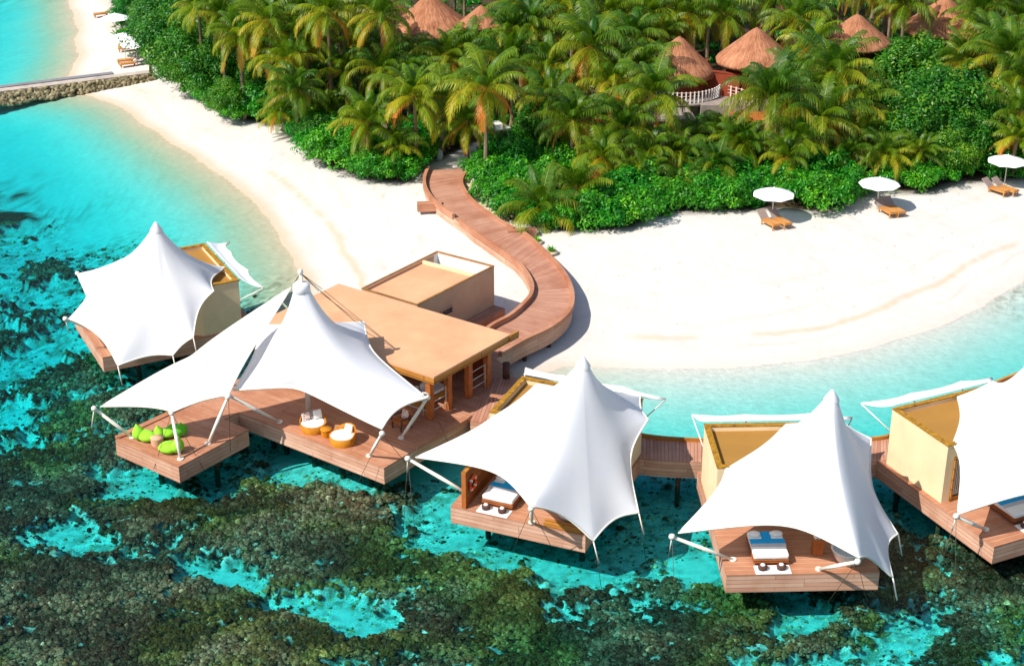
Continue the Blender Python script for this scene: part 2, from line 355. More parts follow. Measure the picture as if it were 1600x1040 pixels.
REEF = [(300, 922, 1), (250, 905, 1), (460, 885, .9), (475, 905, .9), (160, 900, 1), (225, 835, .9), (435, 915, .8), (470, 850, 1), (600, 935, .9), (425, 965, 1), (330, 945, 1), (375, 935, 1), (340, 835, 1), (400, 850, .95), (430, 835, 1), (180, 800, .9), (300, 800, 1), (1400, 930, .9), (1350, 905, .6), (660, 940, 1), (540, 900, .9), (510, 1000, .9), (460, 985, 1), (1200, 940, .5), (1160, 950, .9), (1300, 940, .7), (840, 930, .8), (770, 930, 1), (1510, 1030, 1), (1440, 900, .8), (60, 700, .95), (130, 760, 1), (230, 800, 1), (50, 900, 1), (200, 950, 1.1), (100, 1020, 1.1), (400, 1000, 1.1), (300, 1030, 1.1), (450, 800, 1.05), (350, 800, .95), (560, 820, 1), (640, 780, 1), (520, 770, .95), (330, 850, .9), (600, 890, .95), (700, 880, 1), (740, 900, 1), (620, 1010, 1), (800, 950, 1), (1000, 970, 1), (1080, 980, 1), (900, 1010, 1.1), (1180, 980, 1), (1280, 1010, .9), (1340, 960, .85), (1540, 1000, .9), (1560, 880, .8), (60, 590, .9), (130, 570, .85), (180, 640, .95), (110, 660, .95), (160, 700, .95), (50, 800, .95),
 (320, 872, .08), (345, 888, -.35), (375, 893, -.35), (410, 903, -.2), (320, 880, -.1), (110, 822, -.1), (170, 840, .0), (200, 862, .35), (490, 945, -.1), (540, 950, -.3), (575, 972, -.2), (520, 970, .1), (440, 935, .3), (430, 955, .0), (265, 845, .45), (395, 880, .5), (30, 650, .1), (50, 690, .2), (20, 610, .0), (215, 750, -.05), (250, 768, -.2), (290, 765, .25), (350, 768, .2), (160, 765, .15), (190, 790, .3), (430, 870, .5), (450, 720, -.2), (480, 740, .0), (550, 755, .0), (620, 765, .3), (640, 735, -.3), (600, 720, -.3), (690, 790, -.1), (720, 840, -.1), (780, 872, -.05), (860, 882, -.15), (930, 892, -.15), (850, 915, .3), (900, 935, .55), (960, 910, .3), (1000, 930, .6), (1030, 890, .0), (1090, 880, -.25), (1070, 840, .1), (1060, 780, .0), (980, 840, .1), (1040, 910, .55), (1130, 930, .5), (1240, 940, -.2), (1275, 960, -.2), (1220, 955, .3), (1380, 990, .25), (1420, 995, -.1), (1350, 1000, .35), (1300, 1030, .3), (1490, 930, .65), (1540, 920, .8), (1470, 880, .5), (1500, 860, .4), (1430, 860, .75), (1440, 830, .2), (1420, 780, .0), (1550, 1030, .3), (560, 1035, .35), (240, 1035, 1), (270, 1000, 1),
 (250, 590, .0), (300, 610, .75), (200, 620, .5), (150, 600, .6), (330, 590, .3), (400, 730, .5), (280, 750, .2), (340, 740, .1), (100, 410, 1.0), (80, 425, .1), (130, 400, .1), (5, 328, 1.2), (30, 345, .1), (35, 310, .0), (50, 470, .5), (20, 505, .7), (40, 540, .1), (90, 450, .1), (100, 300, -.3), (150, 350, -.3), (80, 220, -.5), (200, 250, -.5), (60, 370, .0), (0, 430, .2), (110, 500, .1), (40, 100, -.6), (1100, 640, -.6), (900, 640, -.6), (1300, 640, -.6), (1500, 600, -.6), (700, 620, -.6), (540, 620, -.4), (400, 400, -.6), (300, 330, -.6), (700, 720, -.3), (-60, 700, .9), (-60, 1000, 1), (800, 1090, 1), (300, 1090, 1), (1300, 1090, 1), (1700, 950, .9), (-60, 400, .4)]
def lines(segs):
    out = []
    for a, b, st in segs: out += list(np.arange(a, b, st))
    return np.array(out+[segs[-1][1]])
def spread(a, b, n, p): return [a+(b-a)*(i/n)**p for i in range(1, n+1)]
gx = lines([(-32, 32, 0.13)]); gx = np.array(sorted([-32-x for x in spread(0, 45, 60, 1.3)]+[-77-x for x in spread(0, 3000, 14, 2.5)]+list(gx)+[32+x for x in spread(0, 45, 60, 1.3)]+[77+x for x in spread(0, 3000, 14, 2.5)]))
gy = lines([(46, 76, 0.13), (76, 100, 0.26), (100, 180, 0.7)]); gy = np.array(sorted([46-x for x in spread(0, 20, 14, 1.3)]+[26-x for x in spread(0, 2500, 12, 2.5)]+list(gy)+[180+x for x in spread(0, 3000, 14, 2.5)]))
GX, GY = np.meshgrid(gx, gy)
def ground_fields(X, Y):
    sd = seg_dist(X+0.9*(fbm(X*0.35, Y*0.35, 3)-0.5), Y, LAND)
    far = np.hypot(X, Y-80)
    land = np.where(sd < 6, 0.055*sd, 0.33+0.75*(1-np.exp(-(np.maximum(sd, 6)-6)*0.11)))
    land = land+(0.16*(fbm(X*0.4, Y*0.4, 11)-0.5)+0.05*(fbm(X*1.9, Y*1.9, 13, 3)-0.5))*sstep(1.0, 5, sd)
    dep = np.clip(idw(X, Y, DEPTH, 3.0, 4.0)*1.12, 0.1, 12)*(1+0.35*(fbm(X*0.25, Y*0.25, 5)-0.5))
    w = 0.045*(-sd)+0.02; base = -dep*(1-np.exp(-w/dep*(1+(-sd)*0.35)))
    dep = np.where(Y < 72, np.minimum(dep, 1.25+1.4*sstep(38, 60, np.abs(X))+3*sstep(46, 36, Y)+0.5*sstep(66, 72, Y)), dep)
    base = -dep*(1-np.exp(-w/dep*(1+(-sd)*0.35)))
    m = idw(X, Y, REEF, 3.4, 0.5)
    nz = 0.36*fbm(X*0.5, Y*0.7, 21, 4)+0.34*fbm(X*1.6, Y*2.0, 25, 4)+0.30*fbm(X*4.5, Y*5.5, 29, 2)
    lo = 0.55*fbm(X*0.5, Y*0.7, 21, 4)+0.45*fbm(X*1.6, Y*2.0, 25, 2)
    sc_ = nz*2.3+(m-0.5)*0.85-0.67; sl_ = lo*1.5+(m-0.5)*0.85-0.24; shore = sstep(-1, -4, sd)*(far < 120)
    mask = sstep(0.46, 0.54, sc_)*shore; hmask = sstep(0.32, 0.68, sl_)*shore
    top = idw(X, Y, SHOAL, 3.0, 1.0)
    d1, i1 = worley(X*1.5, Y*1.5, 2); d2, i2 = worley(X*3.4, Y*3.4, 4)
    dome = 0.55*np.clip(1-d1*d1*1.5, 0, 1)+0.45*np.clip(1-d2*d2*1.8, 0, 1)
    fine = fbm(X*7, Y*7, 31, 3)
    top = top*0.78; reefz = -top-0.30+0.20*np.clip(1-d1*d1*1.5, 0, 1)+0.3*(fbm(X*0.5, Y*0.5, 41, 4)-0.5)
    reefz = np.minimum(np.minimum(reefz, -0.22), base+0.75)
    rub, _ = worley(X*2.6, Y*2.6, 8)
    base = base+np.where(sd < -5, 0.05*(fbm(X*3, Y*3, 61, 3)-0.5), 0)
    sea = base*(1-hmask)+np.maximum(reefz, base)*hmask
    return sd, np.where(sd > 0, land, sea), mask, dome, i1, i2, fine, m
sd, GZ, mask, dome, i1, i2, fine, mf = ground_fields(GX, GY)
def ground_z(x, y):
    return float(ground_fields(np.array([[x]], float), np.array([[y]], float))[1][0, 0])
# forest floor region (dark leaf litter)
VEGPX = [(165, -20), (180, 25), (175, 48), (215, 75), (232, 95), (265, 100), (300, 128), (315, 152), (370, 182), (430, 190), (465, 205), (472, 235), (510, 258), (570, 278), (645, 285), (668, 262), (690, 248), (745, 242), (742, 270), (765, 315), (805, 345), (850, 362), (930, 366), (1000, 358), (1040, 338), (1150, 334), (1200, 331), (1300, 334), (1340, 312), (1400, 300), (1470, 298), (1510, 282), (1600, 278), (1700, 270)]
VEG = [P(x, y, 0.9)[:2] for x, y in VEGPX]+[(160, 110), (900, 160), (900, 880), (-30, 880), (-38, 175)]
PATHPX = [(690, 262), (735, 262), (760, 240), (800, 222), (790, 212), (740, 224), (700, 240)]
PATH = [P(x, y, 0.9)[:2] for x, y in PATHPX]
vd = seg_dist(GX+0.8*(fbm(GX*0.6, GY*0.6, 91)-0.5), GY+0.8*(fbm(GX*0.6, GY*0.6, 95)-0.5), VEG)
pd = seg_dist(GX, GY, PATH)
def L3(c): return np.array(c)[None, None, :]
def lerp(a, b, t): return a*(1-t[..., None])+b*t[..., None]
sand = lerp(L3((0.66, 0.61, 0.55)), L3((0.73, 0.69, 0.645)), fbm(GX*0.3, GY*0.3, 51, 5))
streak = np.exp(-((sd-3.4-1.3*(fbm(GX*0.12, GY*0.12, 77)-0.5))/0.28)**2)*sstep(0.42, 0.6, fbm(GX*0.25, GY*0.25, 71))
sand = lerp(sand, L3((0.62, 0.45, 0.25)), 0.6*streak)
for off_, wd_, sd_n in ((1.9, 0.16, 72), (5.6, 0.22, 73), (8.5, 0.3, 74)):
    st2 = np.exp(-((sd-off_-2.2*(fbm(GX*0.10, GY*0.10, sd_n)-0.5))/wd_)**2)*sstep(0.40, 0.62, fbm(GX*0.3, GY*0.3, sd_n+9))
    sand = lerp(sand, L3((0.56, 0.45, 0.32)), 0.28*st2)
specks = (fbm(GX*5, GY*5, 99, 2) > 0.88)*(sd > 4)
sand = lerp(sand, L3((0.55, 0.42, 0.28)), 0.5*specks)
east = sstep(-6, 10, GX)
wet = sstep(1.6, 0.1, sd)*(1-0.75*east)
sand = lerp(sand, L3((0.58, 0.44, 0.27)), 0.75*wet)
sea_c = lerp(lerp(L3((0.66, 0.56, 0.38)), L3((0.80, 0.77, 0.68)), east), L3((0.80, 0.78, 0.66)), sstep(-1.5, -6.0, sd))
rubc = sstep(0.48, 0.66, fbm(GX*3.0, GY*3.8, 65, 5))*sstep(-0.35, 0.25, mf)
sea_c = lerp(sea_c, L3((0.26, 0.22, 0.12)), 0.75*rubc)
amp = 0.12+0.5*sstep(-0.2, 0.15, mf)
sea_c = sea_c*(1+amp*(fbm(GX*2.6, GY*3.6, 69, 5)-0.5)*1.6)[..., None]*0.92
tone = 0.5*i1+0.5*i2
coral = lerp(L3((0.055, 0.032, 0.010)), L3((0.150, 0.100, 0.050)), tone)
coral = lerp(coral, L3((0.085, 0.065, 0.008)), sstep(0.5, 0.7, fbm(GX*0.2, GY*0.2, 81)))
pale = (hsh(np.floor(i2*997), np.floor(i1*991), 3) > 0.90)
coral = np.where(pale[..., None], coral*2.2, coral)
coral = 0.55*lerp(coral*0.35, coral*1.35, np.clip(dome*1.1+1.4*(fine-0.5), 0, 1))  # crevice shade painted into the coral colour: dark between domes, lighter on tops
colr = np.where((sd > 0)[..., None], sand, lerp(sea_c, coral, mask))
litter = lerp(L3((0.035, 0.028, 0.015)), L3((0.10, 0.07, 0.04)), fbm(GX*1.2, GY*1.2, 55))
colr = lerp(colr, litter, sstep(-0.2, 1.2, vd)*(1-sstep(-0.3, 0.4, pd)))
n1, n2 = GX.shape
gm = bpy.data.meshes.new('ground')
gm.vertices.add(n1*n2); gm.vertices.foreach_set('co', np.stack([GX, GY, GZ], -1).astype(np.float32).ravel())
idx = np.arange(n1*n2).reshape(n1, n2)
quads = np.stack([idx[:-1, :-1], idx[:-1, 1:], idx[1:, 1:], idx[1:, :-1]], -1).reshape(-1, 4)
gm.loops.add(quads.size); gm.loops.foreach_set('vertex_index', quads.ravel().astype(np.int32))
gm.polygons.add(len(quads)); gm.polygons.foreach_set('loop_start', np.arange(0, quads.size, 4, dtype=np.int32))
gm.polygons.foreach_set('use_smooth', np.ones(len(quads), bool))
gm.update(calc_edges=True); gm.validate()
ca = gm.attributes.new('albedo', 'FLOAT_COLOR', 'POINT')
ca.data.foreach_set('color', np.concatenate([colr, np.ones((n1, n2, 1))], -1).astype(np.float32).ravel())
ra = gm.attributes.new('reef', 'FLOAT', 'POINT'); ra.data.foreach_set('value', np.maximum(mask, 0.55*sstep(-0.3, 0.3, mf)*(sd < -3)).astype(np.float32).ravel())
m, n, b = nmat('ground')
a = n.nodes.new('ShaderNodeAttribute'); a.attribute_name = 'albedo'
a2 = n.nodes.new('ShaderNodeAttribute'); a2.attribute_name = 'reef'
o = coord(n)
g1 = noise(n, 13, 6, o, 0.8); g2 = noise(n, 2.2, 4, o)
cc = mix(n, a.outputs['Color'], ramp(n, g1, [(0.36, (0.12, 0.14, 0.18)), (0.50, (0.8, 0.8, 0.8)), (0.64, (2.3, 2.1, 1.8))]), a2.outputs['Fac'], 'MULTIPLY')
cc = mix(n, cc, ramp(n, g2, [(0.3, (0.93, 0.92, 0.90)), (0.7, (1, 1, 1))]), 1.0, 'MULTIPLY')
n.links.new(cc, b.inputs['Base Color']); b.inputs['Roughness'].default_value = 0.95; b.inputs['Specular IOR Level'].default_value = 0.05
bump(n, b, g1, 0.05, 0.5)
gm.materials.append(m)
go = bpy.data.objects.new('ground', gm); COL.objects.link(go); tag(go, 'white sand beach sloping to a coral reef sea bed', None, None, 'structure')

# coral heads: one uncountable mass of thousands of ragged plates over the reef
rs = np.random.default_rng(4); NC = 640000
cx_ = rs.uniform(-38, 33, NC); cy_ = rs.uniform(45.5, 101, NC)
ix_ = np.clip(np.searchsorted(gx, cx_), 1, n2-1); iy_ = np.clip(np.searchsorted(gy, cy_), 1, n1-1)
mk_ = mask[iy_, ix_]; mm_ = mf[iy_, ix_]; zz_ = GZ[iy_, ix_]; sd_k = sd[iy_, ix_]
keep = (mk_ > 0.15+0.7*rs.random(NC)) & (rs.random(NC) < 0.75) | ((mk_ < 0.5) & (mm_ > -0.02) & (sd_k < -5) & (rs.random(NC) < 0.07))
keep &= np.abs(cx_) < cy_*0.34+3.5
keep &= ~((cy_ > 70) & (rs.random(NC) < 0.5))
cx_, cy_, zz_, mk_ = cx_[keep], cy_[keep], zz_[keep], mk_[keep]; NK = len(cx_)
rad_ = np.where(mk_ > 0.5, 0.045+0.15*rs.random(NK)**3.0, 0.025+0.09*rs.random(NK)**2)
hh_ = rad_*rs.uniform(0.3, 0.7, NK); SG = 7; an_ = np.arange(SG)*2*math.pi/SG
V = np.zeros((NK, 1+2*SG, 3)); ph_ = rs.uniform(0, 6.28, NK)
V[:, 0] = np.stack([cx_, cy_, zz_+hh_*1.0], -1)
for k, (fr_, hz_) in enumerate(((0.55, 0.8), (1.0, -0.15))):
    rj = rad_[:, None]*fr_*rs.uniform(0.55, 1.35, (NK, SG)); A = an_[None, :]+ph_[:, None]
    V[:, 1+k*SG:1+(k+1)*SG] = np.stack([cx_[:, None]+rj*np.cos(A), cy_[:, None]+rj*np.sin(A), zz_[:, None]+hh_[:, None]*hz_+hh_[:, None]*rs.uniform(-0.4, 0.4, (NK, SG))], -1)
V[..., 2] = np.minimum(V[..., 2], -0.06)
T = [(0, 1+i, 1+(i+1) % SG) for i in range(SG)]
for k in (0,):
    for i in range(SG):
        a_, b_ = 1+k*SG+i, 1+k*SG+(i+1) % SG; T += [(a_, a_+SG, b_), (b_, a_+SG, b_+SG)]
T = np.array(T); TT = (T[None]+(np.arange(NK)*(1+2*SG))[:, None, None]).reshape(-1)
cm = bpy.data.meshes.new('coral_reef'); cm.vertices.add(NK*(1+2*SG)); cm.vertices.foreach_set('co', V.astype(np.float32).ravel())
cm.loops.add(len(TT)); cm.loops.foreach_set('vertex_index', TT.astype(np.int32)); cm.polygons.add(len(TT)//3); cm.polygons.foreach_set('loop_start', np.arange(0, len(TT), 3, dtype=np.int32)); cm.update(calc_edges=True)
hue = rs.random(NK); olive = sstep(0.45, 0.65, fbm(cx_*0.22, cy_*0.22, 81)); c0_ = np.array([0.115, 0.040, 0.018]); c1_ = np.array([0.31, 0.145, 0.080]); c2_ = np.array([0.17, 0.095, 0.010])
cc_ = c0_+(c1_-c0_)*(hue**1.7)[:, None]; cc_ = cc_*(1-0.6*olive[:, None])+c2_*(0.6+0.8*hue[:, None])*0.6*olive[:, None]
pat_ = sstep(0.38, 0.62, fbm(cx_*0.45, cy_*0.6, 87, 3)); cc_ = cc_*(0.50+0.95*pat_)[:, None]*1.05
cc_ = np.where((rs.random(NK) > 0.975)[:, None], cc_*2.6, cc_); cc_ = np.where((mk_ < 0.5)[:, None], cc_*np.where(rs.random(NK) < 0.5, 1.4, 4.0)[:, None]+0.02, cc_)
lum = np.ones((NK, 1+2*SG, 1))*rs.uniform(0.45, 1.5, (NK, 1+2*SG, 1)); CL = np.concatenate([cc_[:, None, :]*lum, np.ones((NK, 1+2*SG, 1))], -1)
at_ = cm.attributes.new('albedo', 'FLOAT_COLOR', 'POINT'); at_.data.foreach_set('color', CL.astype(np.float32).ravel())
m, n, b = nmat('coral'); a = n.nodes.new('ShaderNodeAttribute'); a.attribute_name = 'albedo'
gc = noise(n, 16, 4, coord(n), 0.8); n.links.new(mix(n, a.outputs['Color'], ramp(n, gc, [(0.38, (0.35, 0.35, 0.35)), (0.62, (1.6, 1.6, 1.6))]), 0.9, 'MULTIPLY'), b.inputs['Base Color'])
b.inputs['Roughness'].default_value = 1; b.inputs['Specular IOR Level'].default_value = 0.0
cm.materials.append(m); co_ = bpy.data.objects.new('coral_reef', cm); COL.objects.link(co_); tag(co_, 'brown and olive coral reef under shallow water', None, None, 'stuff')

# ------------------------------------------------------------------ water: clear surface over absorbing volume
m, n, b = nmat('sea_water'); n.nodes.remove(b)
out = n.nodes['Material Output']
o = coord(n); mp = n.nodes.new('ShaderNodeMapping'); n.links.new(o, mp.inputs[0]); mp.inputs['Scale'].default_value = (1.6, 2.6, 1)
w1 = noise(n, 1.3, 5, mp.outputs[0], 0.65)
bu = n.nodes.new('ShaderNodeBump'); bu.inputs['Distance'].default_value = 0.10; bu.inputs['Strength'].default_value = 0.5; n.links.new(w1, bu.inputs['Height'])
gl = n.nodes.new('ShaderNodeBsdfGlossy'); gl.inputs['Roughness'].default_value = 0.08; n.links.new(bu.outputs[0], gl.inputs['Normal'])
tr = n.nodes.new('ShaderNodeBsdfTransparent')
# focused light ripples, painted as noise into the surface's transparent colour
wn = noise(n, 1.6, 3, mp.outputs[0]); 
n.links.new(ramp(n, wn, [(0.35, (0.92, 0.93, 0.94)), (0.6, (1, 1, 1))]), tr.inputs['Color'])
fr = n.nodes.new('ShaderNodeFresnel'); fr.inputs['IOR'].default_value = 1.33; n.links.new(bu.outputs[0], fr.inputs['Normal'])
fm = n.nodes.new('ShaderNodeMath'); fm.operation = 'MULTIPLY'; fm.inputs[1].default_value = 0.42; n.links.new(fr.outputs[0], fm.inputs[0])
ms = n.nodes.new('ShaderNodeMixShader'); n.links.new(fm.outputs[0], ms.inputs[0]); n.links.new(tr.outputs[0], ms.inputs[1]); n.links.new(gl.outputs[0], ms.inputs[2])
n.links.new(ms.outputs[0], out.inputs['Surface'])
va = n.nodes.new('ShaderNodeVolumeAbsorption'); va.inputs['Color'].default_value = (0.0, 0.925, 0.965, 1); va.inputs['Density'].default_value = 0.85
n.links.new(va.outputs[0], out.inputs['Volume'])
mb = MB(); mb.prism([(-3200, -2600), (3200, -2600), (3200, 3300), (-3200, 3300)], -14, 0.0)
wo = mb.build('water', m); tag(wo, 'clear turquoise lagoon water', None, None, 'structure')

# ------------------------------------------------------------------ generic parts
ZD, ZB = 1.4, 0.55       # deck top, underside
def pile(parent, x, y, z1=ZB+0.02, r=0.13):
    mb = MB(); mb.tube((x, y, -2.2), (x, y, z1), r, r, 10); return mb.build('pile', M['pile'], parent)
def kerb(parent, pts, w=0.22, z0=ZD, h=0.16, mat='deck', name='kerb'):
    """low timber kerb along a polyline"""
    mb = MB(); n = len(pts); L = []; Rr = []
    for i in range(n):
        a, b = Vector(pts[max(0, i-1)][:2]), Vector(pts[min(n-1, i+1)][:2]); d = (b-a).normalized(); nn = Vector((-d.y, d.x))*w/2
        L.append(Vector(pts[i][:2])+nn); Rr.append(Vector(pts[i][:2])-nn)
    acc = 0
    zz = [(p[2] if len(p) > 2 else z0) for p in pts]
    for i in range(n-1):
        l = (Vector(pts[i+1][:2])-Vector(pts[i][:2])).length
        A, B, C_, D_ = L[i], L[i+1], Rr[i+1], Rr[i]; a0, a1 = zz[i], zz[i+1]
        mb.face([(*D_, a0+h), (*C_, a1+h), (*B, a1+h), (*A, a0+h)], [(acc, 0.01), (acc+l, 0.01), (acc+l, 0.12), (acc, 0.12)])
        mb.face([(*A, a0+h), (*B, a1+h), (*B, a1-0.05), (*A, a0-0.05)], [(acc, 0.2), (acc+l, 0.2), (acc+l, 0), (acc, 0)])
        mb.face([(*D_, a0-0.05), (*C_, a1-0.05), (*C_, a1+h), (*D_, a0+h)], [(acc, 0), (acc+l, 0), (acc+l, 0.2), (acc, 0.2)])
        acc += l
    mb.face([(*L[0], zz[0]-0.05), (*Rr[0], zz[0]-0.05), (*Rr[0], zz[0]+h), (*L[0], zz[0]+h)])
    mb.face([(*Rr[-1], zz[-1]-0.05), (*L[-1], zz[-1]-0.05), (*L[-1], zz[-1]+h), (*Rr[-1], zz[-1]+h)])
    return mb.build(name, M[mat], parent)
def tent(name, label, cat, peak, corners, sag=0.16, rise=0.25, lam=0.70, r0=0.27, group=None, cap=True, sags=None):
    """conic tensile membrane: peak ring down to scalloped edge between corner points (world space)"""
    pk = Vector(peak); root = thing(name, label, cat, (pk.x, pk.y, 0), 0, group)
    cs = [Vector(c)-Vector((pk.x, pk.y, 0)) for c in corners]; pkl = Vector((0, 0, pk.z))
    ne, nr = 16, 22; B = []
    for i, c in enumerate(cs):
        d = cs[(i+1) % len(cs)]; sg = sags[i] if sags else sag
        L = (d-c).length
        for k in range(ne):
            t = k/ne; p = c.lerp(d, t); inw = Vector((-p.x, -p.y, 0)).normalized()
            q = 4*t*(1-t)*sg*L
            B.append(p+inw*q+Vector((0, 0, q*rise)))
    nb = len(B); rows = []
    for j in range(nr+1):
        t = (j/nr)**1.25; row = []
        for p in B:
            xy = Vector((p.x, p.y)); L = xy.length; u = xy/L; r = r0+(L-r0)*t
            g = lam*(1-t)+(1-lam)*(1-t)**4
            row.append(Vector((u.x*r, u.y*r, p.z+(pk.z-p.z)*g)))
        rows.append(row)
    for j, row in enumerate(rows):      # tension evens out the folds towards the peak
        t = j/nr; it = int(260*(1-t)**1.5*min(1, t*8))
        if not it: continue
        ln = np.array([math.hypot(v.x, v.y) for v in row]); zz = np.array([v.z for v in row]); l0 = ln.copy()
        for _ in range(it): ln = 0.5*ln+0.25*(np.roll(ln, 1)+np.roll(ln, -1)); zz = 0.5*zz+0.25*(np.roll(zz, 1)+np.roll(zz, -1))
        rows[j] = [Vector((v.x*ln[q]/l0[q], v.y*ln[q]/l0[q], zz[q])) for q, v in enumerate(row)]
    mb = MB()
    for j in range(nr):
        for i in range(nb):
            k = (i+1) % nb
            mb.face([rows[j][i], rows[j+1][i], rows[j+1][k], rows[j][k]], [(i/8, j/nr), (i/8, (j+1)/nr), ((i+1)/8, (j+1)/nr), ((i+1)/8, j/nr)], True)
    o = mb.build('membrane', M['membrane'], root)
    mb = MB(); mb.path(B, 0.045, 6, True); mb.build('edge_cable', M['steel'], root)
    if cap:
        mb = MB(); mb.lathe([(r0+0.05, -0.18), (r0+0.06, 0.0), (r0*0.55, 0.28), (0.06, 0.42), (0.0, 0.44)], (0, 0, pk.z), 20)
        mb.build('peak_cap', M['membrane'], root)
    return root, pk
def strut(root, a, b, r=0.085, name='strut'):
    """tapered steel prop from foot a to head b, world space, parent at root location"""
    off = Vector(root.location); a, b = Vector(a)-off, Vector(b)-off; m1 = a.lerp(b, 0.5)
    mb = MB(); mb.tube(a, m1, r*0.75, r); mb.tube(m1, b, r, r*0.75)
    mb.blob(b, (r*1.6,)*3, 3, 0.05, 8, 6); mb.tube(a+Vector((0, 0, -0.02)), a+Vector((0, 0, 0.05)), r*1.8, r*1.8, 10)
    return mb.build(name, M['steel'], root)
def cable(root, a, b, r=0.018, mat='cable'):
    off = Vector(root.location)
    mb = MB(); mb.tube(Vector(a)-off, Vector(b)-off, r, r, 5); return mb.build('cable', M[mat], root)

# ------------------------------------------------------------------ overwater villas
def frame(O, ang):
    c, s = math.cos(ang), math.sin(ang)
    return lambda x, y, z=0: Vector((O[0]+x*c-y*s, O[1]+x*s+y*c, z))
VW = 6.25
def ring(mb, q, th, z0, z1):
    ctr = sum(q, Vector())/4; n = len(q); inn = []
    for i in range(n):
        a, b_, c_ = q[i-1], q[i], q[(i+1) % n]; d0 = (b_-a).normalized(); d1 = (c_-b_).normalized()
        n0 = Vector((-d0.y, d0.x, 0)); n1 = Vector((-d1.y, d1.x, 0)); k = (n0+n1); k = k/(k.dot(n0)); inn.append(b_+k*th)
    for i in range(n):
        j = (i+1) % n; mb.prism([tuple(q[i])[:2], tuple(q[j])[:2], tuple(inn[j])[:2], tuple(inn[i])[:2]], z0, z1)
    return inn
def villa(label, O, ang, win=0.25):
    r = thing('overwater_villa', label, 'villa', (O[0], O[1], 0), ang, 'overwater villas')
    mb = MB(); mb.prism([(0, 0), (VW, 0), (VW, 8.4), (0, 8.4)], ZD-0.04, ZD); d = mb.build('decking', M['deck'], r)
    mb = MB(); mb.prism([(0.004, 0.004), (VW-0.004, 0.004), (VW-0.004, 8.396), (0.004, 8.396)], ZB, ZD-0.04, 0, False); mb.build('deck_fascia', M['fascia'], r)
    for x in (0.9, 5.4):
        for y in (2.0, 4.4, 7.4): pile(r, x, y)
    # room: four rendered walls with parapet, recessed roof
    x0, x1, y0, y1, zt, th = win, VW-0.1, 3.75, 7.6, 4.2, 0.22
    poly = [Vector((x0, y0, 0)), Vector((4.7, y0, 0)), Vector((x1, 5.5, 0)), Vector((x1, y1, 0)), Vector((x0, y1, 0))]
    mb = MB(); inn_ = ring(mb, poly, th, ZD, zt); mb.build('wall', M['cream'], r)
    ctr_ = sum(poly, Vector())/5
    mb = MB(); ring(mb, [p+(p-ctr_).normalized()*0.035 for p in poly], th+0.04, zt, zt+0.05); mb.build('parapet', M['parapet'], r)
    mb = MB(); mb.prism([tuple(p)[:2] for p in inn_], zt-0.35, zt-0.22); mb.build('roof', M['goldroof'], r)
    # glazed front with timber frame and louvres
    mb = MB(); xa, xb = x0+th+0.2, 4.5
    mb.prism([(xa, y0-0.03), (xb, y0-0.03), (xb, y0-0.004), (xa, y0-0.004)], ZD, zt-0.6)
    dr = mb.build('sliding_door', M['glass'], r)
    mb = MB(); k = 0
    for i in range(5):
        x = xa+0.04+(xb-xa-0.08)*i/4; mb.box((x, y0-0.05, (ZD+zt-0.6)/2), (0.08, 0.09, zt-0.6-ZD))
    mb.box(((xa+xb)/2, y0-0.045, ZD+0.12), (xb-xa, 0.07, 0.24)); mb.box(((xa+xb)/2, y0-0.045, zt-0.66), (xb-xa, 0.07, 0.12))
    mb.build('frame', M['golden'], dr)
    mb = MB()
    for i in range(9): mb.box((xa+0.12+i*0.10, y0-0.08, 2.7), (0.045, 0.03, 1.9))
    mb.build('louvre', M['louver'], dr)
    # rear awning with four props
    T = [(-0.25, 9.2, 3.85), (2.0, 8.55, 4.15), (4.9, 8.55, 4.15), (6.9, 8.7, 3.85)]
    base = [(x0, 7.72, 4.3), (2.2, 7.72, 4.3), (4.6, 7.72, 4.3), (x1, 7.72, 4.3)]
    mb = MB(); rows = []
    for i in range(3):
        for k in range(9 if i == 2 else 8):
            t = k/8; a = Vector(base[i]).lerp(Vector(base[i+1]), t); c = Vector(T[i]).lerp(Vector(T[i+1]), t); q = 4*t*(1-t)*0.26
            c = c+(a-c)*q; rows.append([a.lerp(c, s/5)-Vector((0, 0, 0.10*math.sin(math.pi*s/5))) for s in range(6)])
    for A, Bq in zip(rows, rows[1:]):
        for s in range(5): mb.face([A[s], Bq[s], Bq[s+1], A[s+1]], [(0, 0), (0.2, 0), (0.2, .2), (0, .2)], True)
    aw = mb.build('rear_awning', M['membrane'], r); solidify(aw, 0.03)
    mb = MB()
    for (tx, ty, tz), bx in zip(T, (x0, 2.2, 4.6, x1)): mb.tube((bx, 7.62, 3.1), (tx, ty, tz-0.02), 0.035, 0.035, 6)
    mb.path([A[-1] for A in rows], 0.035, 6); mb.build('awning_prop', M['steel'], aw)
    return r
VL = {}
O3 = P(704, 790, ZD); a3 = R(-22.7); O4 = P(1135, 898, ZD); a4 = R(2.0); O5 = P(1553.5, 854, ZD); a5 = R(25.2); O2 = (-24.1, 80.15); a2 = R(-62.6)
villa('overwater villa whose sunlit deck holds a teak privacy wall with orange lifebuoy', O3, a3)
villa('overwater villa with straight broad front deck, daybed and white tub under tilted canopy', O4, a4, 0.06)
villa('overwater villa at the right photo edge with tall yellow side wall', O5, a5)
villa('overwater villa farthest out at left, grey shaded side deck and beige wall', O2, a2)

PK = (4.6, 3.8, 7.35)
def villa_tent(label, O, ang, corners, extra=()):
    f = frame(O, ang); cs = []
    for c in corners: cs.append(P(*c) if len(c) == 3 else f(*c[:3]))
    t, pk = tent('tensile_canopy', label, 'canopy', f(*PK), cs, sag=0.13, group='peaked white canopies over the villas')
    mb = MB(); mb.tube((0, 0, ZD), (0, 0, PK[2]+0.1), 0.12, 0.09, 12); mb.build('mast', M['steel'], t)
    return t, f, cs
